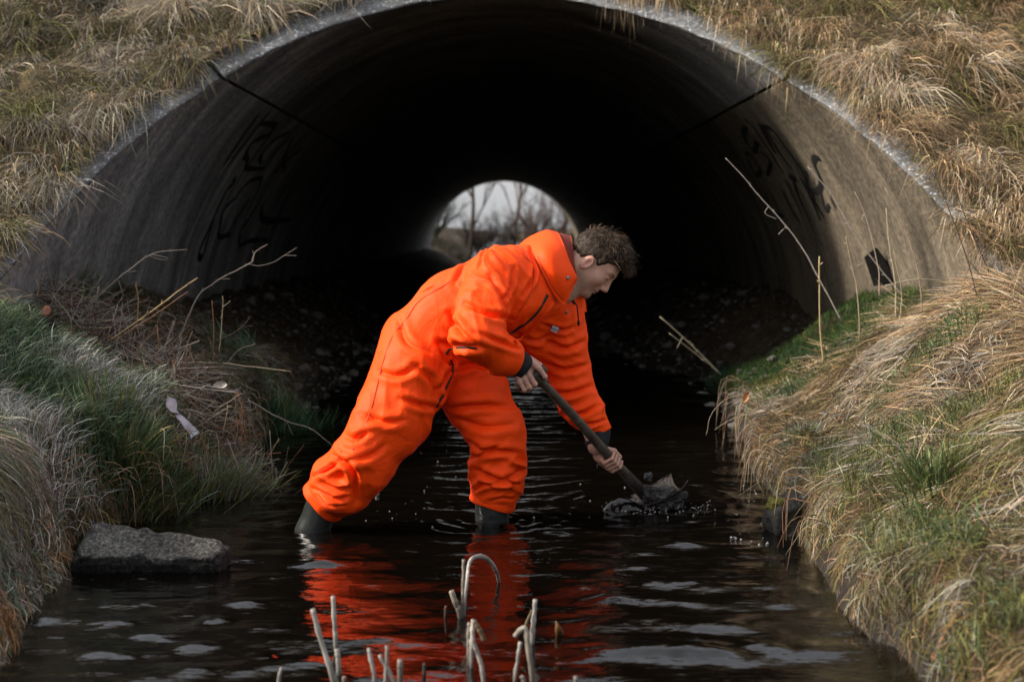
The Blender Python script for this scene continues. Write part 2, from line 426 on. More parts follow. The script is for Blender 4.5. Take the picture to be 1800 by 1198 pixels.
# spray-paint scrawls lie on the curved wall
def wall_hit(px, py, off=0.004):
    d = ray(px, py); oz = CAM_H - ZC; r = R_IN - off
    a = d.x * d.x + d.z * d.z; b = 2 * d.z * oz; c = oz * oz - r * r
    tt = (-b + math.sqrt(b * b - 4 * a * c)) / (2 * a)
    return A((d.x * tt, d.y * tt, CAM_H + d.z * tt))
def scrawl(name, strokes, ox, oy, sc, w, label):
    mb = MB()
    for st in strokes:
        pts = smooth_path([A((ox + u / sc, oy + v / sc, 0)) for u, v in st], 6 * len(st))
        W = np.array([wall_hit(p[0], p[1]) for p in pts])
        tg = np.gradient(W, axis=0); nrm = np.stack([-W[:, 0], np.zeros(len(W)), -(W[:, 2] - ZC)], -1)
        nrm /= np.linalg.norm(nrm, axis=1)[:, None]
        s = np.cross(tg, nrm); s /= np.linalg.norm(s, axis=1)[:, None] + 1e-9
        ww = w * (0.75 + 0.35 * np.sin(np.linspace(0.2, 2.9, len(W))))[:, None] * random.uniform(0.8, 1.2)
        V = np.stack([W - s * ww, W + nrm * 0.0015, W + s * ww], 1)
        mb.add(V.reshape(-1, 3), grid_faces(len(W), 3))
    o = mb.build(name, M['paint'], parent=culvert); o['label'] = label
LS = [[(460, 80), (340, 250), (215, 440)], [(530, 70), (400, 240), (240, 450)], [(470, 150), (540, 150), (570, 170), (520, 230), (430, 270), (380, 330), (370, 390)],
      [(600, 140), (480, 310), (350, 490)], [(470, 430), (480, 360), (560, 270), (680, 205)], [(510, 450), (590, 330), (680, 240)], [(350, 380), (380, 400), (370, 440), (390, 465), (500, 465)],
      [(290, 520), (280, 570), (240, 610), (190, 710), (60, 1000), (40, 1080), (65, 1080), (100, 960), (150, 790)], [(480, 530), (400, 550), (330, 620), (290, 690)],
      [(480, 530), (460, 600), (420, 680), (350, 830)], [(290, 670), (210, 760), (190, 850), (180, 940), (260, 930)], [(390, 680), (310, 800), (240, 920), (190, 945)],
      [(480, 670), (400, 800), (330, 900), (320, 1010)], [(480, 720), (490, 820), (680, 825)], [(320, 1010), (400, 970), (520, 965)], [(700, 250), (640, 380), (640, 480)], [(560, 500), (700, 370), (760, 330)]]
RS = [[(230, 130), (260, 160)], [(240, 180), (230, 240), (290, 330), (310, 270)], [(280, 170), (360, 290), (470, 460)], [(320, 160), (420, 340)], [(340, 170), (440, 330), (520, 440)],
      [(350, 180), (400, 200), (470, 290), (570, 430), (600, 490)], [(240, 350), (270, 350), (330, 440), (300, 470), (250, 370)], [(330, 330), (390, 390), (370, 470)],
      [(350, 560), (400, 680), (470, 720)], [(390, 570), (440, 680)], [(460, 560), (520, 680), (570, 760)], [(480, 500), (540, 620), (575, 700)], [(520, 470), (560, 600), (630, 750)],
      [(570, 490), (620, 580), (690, 740)], [(600, 510), (640, 580), (660, 640), (715, 730)], [(600, 440), (620, 560), (680, 560), (690, 500), (650, 400), (660, 365), (690, 375)],
      [(690, 560), (720, 680), (745, 650)], [(750, 600), (780, 670)], [(500, 480), (550, 500)], [(110, 250), (150, 300), (180, 360)], [(300, 270), (320, 280)]]
scrawl('graffiti', LS, 340, 180, 3.99, 0.026, 'black spray-painted scrawl on the grey left wall of the tunnel')
scrawl('graffiti', RS, 1240, 170, 3.42, 0.023, 'black spray-painted scrawl on the brown right wall of the tunnel')

# ------------------------------------------------------------------ water
wx = np.linspace(-1.75, 1.75, 330)
wy = steps([(-150, -4, 12), (-4, 2.2, 0.4), (2.2, 3.1, 0.04), (3.1, 7.2, 0.0115), (7.2, 12, 0.035), (12, 44, 0.16), (44, 300, 8)])
WX, WY = np.meshgrid(wx, wy, indexing='ij')
def waves(x, y):
    near = sstep((16 - y) / 5) * 0.7 + 0.3
    wxp = x + 0.09 * n2(x, y, 2.2, 31); wyp = y + 0.10 * n2(x, y, 1.7, 32)
    z = 0.0034 * np.sin(wyp * 21 + 3.1 * wxp + 1.8 * n2(x, y, 1.3, 33)) * (0.6 + 0.6 * n2(x, y, 1.1, 34))
    z += 0.0026 * np.sin(wyp * 34 - 6.0 * wxp + 2.2 * n2(x, y, 2.0, 35)) * (0.6 + 0.6 * n2(x, y, 1.4, 36))
    z += 0.0042 * n2(x * 0.55, y, 9.0, 37) + 0.0022 * n2(x * 0.6, y, 21.0, 38)
    z += 0.0007 * n2(x * 0.8, y, 60.0, 43) + 0.0030 * np.sin(wyp * 44 + 2.0 * n2(x, y, 1.5, 46)) * sstep((y - 6.2) / 1.5)
    z *= near
    for (cx, cy, amp, k, dec) in ((0.53, 5.5, 0.0075, 62, 2.6), (-0.70, 5.05, 0.003, 75, 4.0), (-0.05, 5.2, 0.004, 75, 3.5)):
        r = np.hypot(x - cx, (y - cy))
        z += amp * np.sin(k * r + 2.0 * n2(x, y, 5, 39)) * np.exp(-r * dec) * (0.55 + 0.6 * n2(x, y, 7, 40))
    # broad swells, steep on the side towards the camera, mirror the bright sky
    for (px, py, wpx, hy, sl) in SWELLS:
        c = PZ(px, py)
        sx = wpx / FPX * c.y * 0.5
        u = (x - c.x) / sx; v = (y - c.y - 0.02 * np.sin(7 * x + c.x * 9)) / hy
        rag = 1 + 0.45 * n2(x, y * 1.5, 13, 41) + 0.3 * n2(x, y * 1.6, 30, 45)
        z += sl * hy * 0.95 * np.exp(-(u * u) ** 1.5 * rag) * np.exp(-v * v * rag) + 0.0010 * n2(x * 0.8, y * 1.4, 46, 47) * np.exp(-u * u - v * v * 0.6)
    return z
SWELLS = [(1180, 955, 110, 0.05, 0.26), (1130, 975, 90, 0.045, 0.25), (1110, 1000, 90, 0.04, 0.24), (1190, 1030, 220, 0.055, 0.27), (1090, 1050, 140, 0.05, 0.26), (1270, 1105, 150, 0.05, 0.27),
          (1140, 1145, 250, 0.06, 0.27), (1230, 1155, 160, 0.05, 0.26), (1340, 1133, 60, 0.035, 0.24), (200, 1098, 90, 0.04, 0.25), (262, 1114, 70, 0.03, 0.25), (420, 1062, 60, 0.03, 0.24), (375, 1090, 50, 0.03, 0.24),
          (190, 1152, 110, 0.035, 0.25), (345, 1133, 70, 0.03, 0.24), (565, 990, 60, 0.035, 0.25), (340, 1180, 60, 0.03, 0.24), (460, 1152, 50, 0.03, 0.22), (1190, 1063, 120, 0.03, 0.24), (540, 1160, 80, 0.03, 0.24), (1215, 862, 70, 0.04, 0.25)]
WZ = waves(WX, WY)
wm = bpy.data.materials.new('peaty_stream_water'); wm.use_nodes = True
N = wm.node_tree.nodes; L = wm.node_tree.links
N.remove(N['Principled BSDF'])
gl = N.new('ShaderNodeBsdfGlossy'); gl.inputs['Roughness'].default_value = 0.012; gl.inputs['Color'].default_value = (1, 1, 1, 1)
tp = N.new('ShaderNodeBsdfTransparent'); tp.inputs['Color'].default_value = (0.20, 0.125, 0.07, 1)
df = N.new('ShaderNodeBsdfDiffuse'); df.inputs['Color'].default_value = (0.005, 0.0037, 0.0025, 1)
m1 = N.new('ShaderNodeMixShader'); m1.inputs[0].default_value = 0.45
L.new(tp.outputs[0], m1.inputs[1]); L.new(df.outputs[0], m1.inputs[2])
fr = N.new('ShaderNodeFresnel'); fr.inputs['IOR'].default_value = 1.47
g = N.new('ShaderNodeNewGeometry'); mp = N.new('ShaderNodeMapping'); mp.inputs['Scale'].default_value = (0.6, 1.3, 1)
L.new(g.outputs['Position'], mp.inputs[0])
nz = N.new('ShaderNodeTexNoise'); nz.inputs['Scale'].default_value = 38; nz.inputs['Detail'].default_value = 3
L.new(mp.outputs[0], nz.inputs['Vector'])
bp = N.new('ShaderNodeBump'); bp.inputs['Strength'].default_value = 0.28; bp.inputs['Distance'].default_value = 0.006
L.new(nz.outputs['Fac'], bp.inputs['Height'])
L.new(bp.outputs[0], gl.inputs['Normal']); L.new(bp.outputs[0], fr.inputs['Normal'])
m2 = N.new('ShaderNodeMixShader'); L.new(fr.outputs[0], m2.inputs[0]); L.new(m1.outputs[0], m2.inputs[1]); L.new(gl.outputs[0], m2.inputs[2])
L.new(m2.outputs[0], N['Material Output'].inputs['Surface'])
water = obj('water', np.stack([WX, WY, WZ], -1).reshape(-1, 3), grid_faces(len(wx), len(wy)), wm)
tag(water, kind='structure', label='dark rippled stream water')

# ------------------------------------------------------------------ grass
CRT = np.array(CR.transposed())
def project(p):
    q = (p - A((0, 0, CAM_H))) @ np.array(CR)
    return 900 + FPX * q[:, 0] / -q[:, 2], 599 - FPX * q[:, 1] / -q[:, 2]
def keep_visible(p, extra=260, outside=0.08):
    px, py = project(p)
    vis = (px > -extra) & (px < 1800 + extra) & (py > -extra) & (py < 1198 + extra) & (p[:, 1] > 2)
    return vis | (RNG.random(len(p)) < outside)
def nrm(v): return v / (np.linalg.norm(v, axis=-1)[:, None] + 1e-12)
def grass(name, p, n, t, Ln, H, droop, width, col, label, curl=0.25, seg=3, cat='grass', kind='stuff', parent=None, clip=True, origin=None):
    m = len(p)
    Ln = np.broadcast_to(Ln, (m,)); H = np.broadcast_to(H, (m,)); droop = np.broadcast_to(droop, (m,)); width = np.broadcast_to(width, (m,))
    t = nrm(t)
    side = nrm(np.cross(t, n)); cu = RNG.normal(0, curl, m)
    tw = RNG.uniform(-1.1, 1.1, m)
    wdir = side * np.cos(tw)[:, None] + n * np.sin(tw)[:, None]
    S = np.linspace(0, 1, seg + 1)
    V = np.zeros((m, 2 * seg + 1, 3)); C = np.zeros((m, 2 * seg + 1, 3))
    for i, s in enumerate(S):
        c = p + t * (Ln * s)[:, None] + n * (H * math.sin(math.pi * min(1, s * 0.82 + 0.0)))[:, None] + side * (cu * Ln * s * s)[:, None]
        c[:, 2] -= droop * s * s
        shade = 0.75 + 0.35 * s
        if i < seg:
            w = (width * (1 - 0.55 * s) * 0.5)[:, None] * wdir
            V[:, 2 * i] = c - w; V[:, 2 * i + 1] = c + w
        else: V[:, 2 * seg] = c
    C[:] = col[:, None, :]
    base = (np.arange(m) * (2 * seg + 1))[:, None]
    Q = np.concatenate([base + A([2 * i, 2 * i + 1, 2 * i + 3, 2 * i + 2]).astype(int) for i in range(seg - 1)])
    T = base + np.array([2 * seg - 2, 2 * seg - 1, 2 * seg])
    o = obj(name, V.reshape(-1, 3), [Q, T], M['grass'], parent=parent, col=C.reshape(-1, 3), smooth=False, origin=origin)
    if parent is None: tag(o, label, cat, kind=kind)
    return o
def palette(m, cols, w, jit=0.38, field=None):
    cols = np.array(cols); w = A(w) / sum(w)
    if field is None: k = RNG.choice(len(cols), m, p=w)
    else: k = np.searchsorted(np.cumsum(w), np.clip(field, 0, 0.9999))
    c = cols[np.minimum(k, len(cols) - 1)] * np.exp(RNG.normal(0, jit, (m, 1)))
    return np.clip(c * (1 + RNG.normal(0, 0.05, (m, 3))), 0.004, 0.9)
TAN = (0.27, 0.18, 0.095); PALE = (0.40, 0.335, 0.25); GREY = (0.22, 0.205, 0.175); BROWN = (0.11, 0.07, 0.036); RUST = (0.28, 0.14, 0.055)
OLIVE = (0.13, 0.125, 0.035); GREEN = (0.055, 0.095, 0.028); BLUEG = (0.095, 0.14, 0.09); DEEP = (0.03, 0.065, 0.028); FROST = (0.55, 0.55, 0.52)

def clumps(px_, py_, density_field=None):
    pass

# tussocks on the embankment: a short mat, and over it arching tufts combed down the slope
def emb_grass(name, side, count, label):
    def cut(x, z):
        r = np.hypot(x, z - ZC); a = np.degrees(np.arctan2(z - ZC, np.abs(x))); w = np.interp(a, [10, 26, 34, 60, 80], [0.0, 0.02, 0.12, 0.15, 0.16] if side < 0 else [0.0, 0.0, 0.02, 0.06, 0.15])
        return r > R_IN + w + 0.05 * n2(x, z, 2.6, 50) + 0.04 * n2(x, z, 8, 49)
    if side < 0: pal = ([OLIVE, (0.06, 0.052, 0.03), (0.14, 0.10, 0.055), GREY, (0.26, 0.19, 0.11), PALE], [0.15, 0.2, 0.2, 0.24, 0.12, 0.09])  # left side's cooler, dimmer light is put into this greyer palette
    else: pal = ([OLIVE, (0.09, 0.07, 0.03), BROWN, TAN, (0.35, 0.24, 0.13), PALE], [0.12, 0.18, 0.2, 0.25, 0.15, 0.10])
    # mat
    n0 = int(count * 0.5)
    x = RNG.uniform(0.0, 4.2, n0 * 6) * side; z = RNG.uniform(0.55, 4.4, n0 * 6)
    ok = cut(x, z); x, z = x[ok], z[ok]; p = emb_point(x, z); k = keep_visible(p); x, z, p = x[k][:n0], z[k][:n0], p[k][:n0]
    m = len(x)
    ang = 1.3 * n2(x, z * 1.9, 2.4, 53) + 1.1 * n2(x, z * 1.9, 7.5, 54) + RNG.normal(0, 0.7, m)
    t = np.cos(ang)[:, None] * ED + np.sin(ang)[:, None] * A((1, 0, 0))
    f = np.clip(0.42 + 0.55 * n2(x, z * 1.9, 3.1, 55) + 0.35 * n2(x, z * 1.9, 9, 56) + RNG.normal(0, 0.22, m), 0, 0.999)
    grass(name, p - 0.012 * EN, np.tile(EN, (m, 1)), t, RNG.uniform(0.05, 0.22, m), RNG.uniform(0.005, 0.045, m), RNG.uniform(0, 0.03, m), RNG.uniform(0.0025, 0.0045, m), palette(m, *pal, field=f), label, curl=0.45)
    # tufts
    nt = 420
    x = RNG.uniform(0.0, 4.2, nt * 6) * side; z = RNG.uniform(0.55, 4.4, nt * 6)
    ok = cut(x, z); x, z = x[ok], z[ok]; p = emb_point(x, z); k = keep_visible(p, outside=0.25); x, z, p = x[k][:nt], z[k][:nt], p[k][:nt]; nt = len(x)
    n1 = count - n0; own = RNG.choice(nt, n1, p=(lambda q: q / q.sum())(RNG.uniform(0.3, 1.0, nt) ** 2))
    a0 = (0.9 * n2(x, z * 1.9, 1.6, 57) + RNG.normal(0, 0.35, nt) - 0.15 * side)[own]
    sz = RNG.uniform(0.6, 1.5, nt)[own]
    m = n1; phi = RNG.uniform(0, 2 * np.pi, m); rad = np.abs(RNG.normal(0, 0.045, m)) * sz
    X = A((1, 0, 0))
    xx = x[own] + rad * np.cos(phi) * 1.2; zz_ = z[own] + rad * np.sin(phi) * 0.5
    pp = emb_point(xx, zz_)
    ang = a0 + 0.55 * np.cos(phi) + RNG.normal(0, 0.28, m)
    t = np.cos(ang)[:, None] * ED + np.sin(ang)[:, None] * X
    Ln = RNG.uniform(0.08, 0.27, m) * sz; H = RNG.uniform(0.03, 0.10, m) * sz
    base = np.clip(0.52 + 0.5 * n2(x, z * 1.9, 2.0, 58) + RNG.normal(0, 0.22, nt), 0, 0.99)[own]
    f = np.clip(base + RNG.normal(0, 0.16, m), 0, 0.999)
    grass(name, pp - 0.012 * EN, np.tile(EN, (m, 1)), t, Ln, H, Ln * RNG.uniform(0.0, 0.35, m), RNG.uniform(0.0025, 0.0045, m), palette(m, *pal, field=f), label.replace('matted', 'tufted').replace('combed', 'arching'), curl=0.3, seg=4)
emb_grass('dry_grass', -1, 88000, 'matted grey and straw grass covering the slope left of the culvert mouth')
emb_grass('dry_grass', 1, 94000, 'combed tan grass covering the slope right of the culvert mouth')

# grass hanging over the edge of the barrel
def rim_fringe(name, t0, t1, count, label, lmin, lmax, cols):
    nc = max(4, int((t1 - t0) * 1.0))
    cth = RNG.uniform(t0, t1, nc); wgt = RNG.uniform(0.15, 1, nc) ** 2; wgt /= wgt.sum()
    k = RNG.choice(nc, count, p=wgt)
    th_ = np.radians(cth[k] + RNG.normal(0, 0.9, count)); r = R_OUT + RNG.uniform(-0.12, 0.18, count)
    x = r * np.cos(th_); z = ZC + r * np.sin(th_); p = emb_point(x, z)
    inward = np.stack([-np.cos(th_), np.zeros(count), -np.sin(th_)], -1)
    t = ED * 0.9 + inward * 0.5 + RNG.normal(0, 0.22, (count, 3))
    Ln = RNG.uniform(lmin, lmax, count) * (0.5 + wgt[k] / wgt.max())
    grass(name, p, np.tile(EN, (count, 1)), t, Ln * 0.7, RNG.uniform(0.02, 0.07, count), Ln * RNG.uniform(0.3, 0.9, count), RNG.uniform(0.003, 0.005, count), palette(count, cols, [1] * len(cols)), label, curl=0.2, seg=4)
rim_fringe('hanging_grass', 16, 74, 4200, 'tan grass hanging over the right edge of the culvert mouth', 0.06, 0.22, [TAN, (0.44, 0.31, 0.17), BROWN, PALE])
rim_fringe('hanging_grass', 124, 168, 2000, 'grey grass hanging over the left edge of the culvert mouth', 0.06, 0.16, [GREY, BROWN, OLIVE, TAN])

# banks
def bank_pts(x0, x1, y0, y1, n, mask=None, minz=0.04):
    x = RNG.uniform(x0, x1, n); y = RNG.uniform(y0, y1, n)
    z = ground_z(x, y); ok = z > minz
    ok &= ~((np.hypot(x, z - ZC) > R_IN - 0.01) & (y > Yb(np.maximum(z, 0.2)) - 0.05))
    if mask is not None: ok &= mask(x, y, z)
    x, y, z = x[ok], y[ok], z[ok]
    p = np.stack([x, y, z], -1); k = keep_visible(p)
    return p[k]
def bank_grass(name, p, base_dir, ang_amp, L0, L1, H0, H1, D0, D1, w0, w1, cols, wts, label, fs=3.0, seed=60, upright=False, seg=3, curl=0.3, thin=0.0, cat='grass', sig=0.45):
    x, y = p[:, 0], p[:, 1]
    if thin > 0:
        f = n2(x, y, 5.0, seed + 7); k = RNG.random(len(x)) < np.clip(0.6 + thin * f, 0.05, 1); p = p[k]; x, y = p[:, 0], p[:, 1]
    m = len(p); n = ground_n(x, y)
    ang = ang_amp * (n2(x, y, 1.7, seed) + 0.8 * n2(x, y, 5.0, seed + 1)) + RNG.normal(0, sig, m)
    a0 = math.atan2(base_dir[1], base_dir[0])
    t = np.stack([np.cos(a0 + ang), np.sin(a0 + ang), np.zeros(m)], -1)
    t = t - n * np.sum(t * n, 1)[:, None]
    if upright: t = nrm(t) * 0.55 + A((0, 0, 1)) * RNG.uniform(0.5, 1.3, (m, 1)); n = nrm(np.cross(np.cross(t, A((0, 0, 1))), t) + 1e-6)
    f = np.clip(0.5 + 0.6 * n2(x, y, fs, seed + 3) + 0.3 * n2(x, y, fs * 3, seed + 4) + RNG.normal(0, 0.2, m), 0, 0.999)
    col = palette(m, cols, wts, field=f)
    U = lambda a, b: RNG.uniform(a, b, m)
    return grass(name, p - A((0, 0, 0.008)), n, t, U(L0, L1), U(H0, H1), U(D0, D1), U(w0, w1), col, label, curl=curl, seg=seg, cat=cat)

# right bank: short mat, long straws lying flat, fringe at the water
p = bank_pts(0.95, 3.4, 2.6, 7.6, 260000, lambda x, y, z: (x - xr(y) > 0.05 + 0.05 * n2(x, y, 7, 104)))[:66000]
y_ = p[:, 1]
far_ = p[y_ > 4.75]; near_ = p[y_ <= 4.75]
bank_grass('straw', far_, (-0.75, -0.5), 1.9, 0.04, 0.17, 0.004, 0.028, 0.0, 0.02, 0.002, 0.0038, [(0.06, 0.045, 0.02), OLIVE, BROWN, TAN, PALE, GREY], [0.16, 0.14, 0.2, 0.22, 0.14, 0.14], 'short tan straw matted over the top of the right bank', seed=60, thin=0.35, cat='straw', sig=1.2, curl=0.5)
bank_grass('mixed_grass', near_, (-0.8, -0.5), 1.9, 0.03, 0.13, 0.006, 0.035, 0.0, 0.03, 0.002, 0.0038, [(0.045, 0.036, 0.015), (0.10, 0.08, 0.02), OLIVE, (0.09, 0.10, 0.045), BROWN, TAN, PALE, GREY], [0.2, 0.16, 0.16, 0.10, 0.12, 0.1, 0.07, 0.09], 'short mossy and straw grass on the near slope of the right bank', seed=80, thin=0.35, sig=1.3, curl=0.6)
p = bank_pts(1.0, 3.4, 4.5, 7.3, 90000, lambda x, y, z: (x - xr(y) > 0.30) & (n2(x, y, 3.2, 66) > -0.15))[:10000]
bank_grass('flattened_straw', p, (-0.6, 0.5), 1.9, 0.10, 0.32, 0.003, 0.022, 0.0, 0.02, 0.002, 0.0036, [BROWN, TAN, (0.35, 0.24, 0.13), PALE, GREY], [0.18, 0.27, 0.22, 0.2, 0.13], 'long tan straws lying flat over the mound on the right bank', seed=65, cat='straw', sig=0.5, curl=0.15, seg=4)
p = bank_pts(1.0, 2.6, 2.7, 4.8, 60000, lambda x, y, z: (x - xr(y) > 0.22) & (n2(x, y, 3.0, 67) > 0.0))[:3500]
bank_grass('flattened_straw', p, (-0.85, -0.35), 1.7, 0.10, 0.28, 0.01, 0.04, 0.0, 0.05, 0.002, 0.0036, [BROWN, TAN, OLIVE, PALE, GREY], [0.25, 0.2, 0.2, 0.18, 0.17], 'loose straws scattered over the near slope of the right bank', seed=68, cat='straw', sig=0.8, curl=0.3, seg=4)
p = bank_pts(1.1, 2.3, 6.9, 9.3, 70000, lambda x, y, z: (x - xr(y) > 0.05))[:22000]
bank_grass('short_grass', p, (-0.6, -0.4), 1.5, 0.03, 0.08, 0.01, 0.03, 0, 0.01, 0.0025, 0.0045, [DEEP, GREEN, (0.065, 0.11, 0.03), OLIVE], [0.25, 0.3, 0.2, 0.25], 'short green grass on the right bank at the tunnel wall', seed=70, upright=True)
p = bank_pts(1.0, 2.6, 2.7, 5.7, 60000, lambda x, y, z: (x - xr(y) > 0.02) & (n2(x, y, 4.5, 91) > 0.18))[:5600]
bank_grass('green_grass', p, (-0.7, -0.6), 1.9, 0.05, 0.15, 0.02, 0.05, 0.0, 0.07, 0.0025, 0.0045, [GREEN, (0.08, 0.105, 0.045), OLIVE, (0.2, 0.21, 0.13)], [0.3, 0.25, 0.28, 0.17], 'tufts of fresh green blades sprouting on the near right bank', seed=90, upright=True, seg=4, sig=1.0)
# overhanging fringe along the right water line
yy = RNG.uniform(2.7, 7.6, 7000); xx = xr(yy) + RNG.uniform(0.01, 0.16, 7000)
p = np.stack([xx, yy, ground_z(xx, yy)], -1); p = p[(p[:, 2] > 0.03) & (n2(p[:, 0], p[:, 1], 5, 103) > -0.25)]
bank_grass('overhanging_grass', p, (-1, -0.2), 1.2, 0.04, 0.15, 0.005, 0.03, 0.02, 0.13, 0.002, 0.0036, [(0.05, 0.035, 0.018), BROWN, TAN, OLIVE, RUST, GREY], [0.25, 0.25, 0.12, 0.18, 0.1, 0.1], 'brown grass drooping over the water along the right bank', seed=100, seg=4, sig=0.9, curl=0.5)

# left bank
p = bank_pts(-2.9, -1.15, 4.65, 5.95, 140000, lambda x, y, z: (xl(y) - x > 0.02))[:42000]
bank_grass('green_grass', p, (0.8, -0.4), 1.5, 0.05, 0.17, 0.02, 0.05, 0.0, 0.07, 0.0025, 0.0045, [DEEP, GREEN, BLUEG, (0.19, 0.23, 0.16), OLIVE, GREY, FROST], [0.10, 0.17, 0.26, 0.20, 0.07, 0.11, 0.09], 'cool green grass thick on the left bank behind the concrete slab', seed=110, upright=True, seg=4, thin=0.3, sig=0.8)
p = bank_pts(-2.4, -1.2, 3.2, 4.75, 90000, lambda x, y, z: (xl(y) - x > 0.02))[:30000]
bank_grass('drooping_grass', p, (0.9, -0.5), 1.3, 0.08, 0.24, 0.02, 0.06, 0.02, 0.18, 0.0025, 0.0045, [(0.08, 0.07, 0.035), OLIVE, GREY, BLUEG, PALE, BROWN, RUST], [0.16, 0.13, 0.24, 0.14, 0.17, 0.10, 0.06], 'grey straw drooping to the water on the nearest left bank', seed=120, seg=4, sig=0.7)
p = bank_pts(-3.3, -1.15, 5.75, 8.6, 130000, lambda x, y, z: (xl(y) - x > 0.03))[:32000]
bank_grass('withered_grass', p, (0.6, -0.7), 1.9, 0.06, 0.24, 0.01, 0.05, 0, 0.03, 0.0022, 0.004, [(0.05, 0.04, 0.02), BROWN, GREY, (0.16, 0.12, 0.07), PALE, DEEP], [0.40, 0.24, 0.12, 0.12, 0.06, 0.06], 'withered grey grass on the left bank beside the tunnel wall', seed=130, thin=0.5, sig=1.0)
yy = RNG.uniform(3.0, 8.0, 7000); xx = xl(yy) - RNG.uniform(0.02, 0.14, 7000)
p = np.stack([xx, yy, ground_z(xx, yy)], -1); p = p[p[:, 2] > 0.03]
bank_grass('overhanging_grass', p, (1, -0.3), 0.7, 0.05, 0.16, 0.01, 0.05, 0.04, 0.18, 0.003, 0.005, [BROWN, (0.06, 0.05, 0.025), OLIVE, GREY], [0.35, 0.3, 0.2, 0.15], 'dark grass drooping over the water along the left bank', seed=140, seg=4)

# single tufts that stand out
def tuft(cx, cy, n, spread, L0, L1, cols, label, lean=(0, 0), z=None):
    a = RNG.uniform(0, 2 * np.pi, n); r = np.abs(RNG.normal(0, spread, n))
    x = cx + r * np.cos(a); y = cy + r * np.sin(a); zz_ = ground_z(x, y) if z is None else np.full(n, z)
    zz_ = np.maximum(zz_, -0.05)
    out = np.stack([np.cos(a) * 0.5 + lean[0], np.sin(a) * 0.5 + lean[1], RNG.uniform(0.8, 1.8, n)], -1)
    side = np.stack([np.cos(a), np.sin(a), np.full(n, 0.3)], -1)
    Ln = RNG.uniform(L0, L1, n)
    grass('grass_tuft', np.stack([x, y, zz_], -1), nrm(side), out, Ln, Ln * 0.12, Ln * RNG.uniform(0.0, 0.45, n), RNG.uniform(0.003, 0.006, n), palette(n, cols, [1] * len(cols)), label, seg=4, cat='grass tuft', kind='thing', origin=(cx, cy, float(ground_z(cx, cy))))
tuft(-1.27, 7.7, 1500, 0.16, 0.10, 0.24, [DEEP, GREEN, (0.04, 0.1, 0.05)], 'dark green grass tuft at the left water edge under the tunnel')
tuft(1.62, 9.6, 900, 0.12, 0.10, 0.2, [DEEP, (0.03, 0.10, 0.06), GREEN], 'blue-green grass tuft on the stones at the right tunnel bank')
tuft(-1.22, 5.75, 1500, 0.10, 0.14, 0.28, [GREEN, BLUEG, OLIVE, GREY], 'green grass tuft leaning over the water right of the plastic scrap', lean=(0.25, -0.1))
tuft(-1.42, 5.35, 1300, 0.10, 0.12, 0.28, [GREEN, BLUEG, OLIVE, DEEP], 'drooping grass tuft right above the concrete slab', lean=(0.2, -0.25))
tuft(-2.25, 7.3, 700, 0.10, 0.10, 0.22, [GREEN, DEEP, OLIVE], 'small green tuft at the foot of the left tunnel wall', lean=(0.2, 0))
tuft(1.20, 5.75, 650, 0.04, 0.05, 0.12, [GREEN, (0.08, 0.13, 0.07), GREY], 'frosted green tuft at the edge of the right bank')
tuft(1.30, 4.25, 420, 0.07, 0.08, 0.2, [GREEN, (0.1, 0.13, 0.06), OLIVE], 'long bright green tuft low on the near right bank', lean=(-0.2, -0.1))

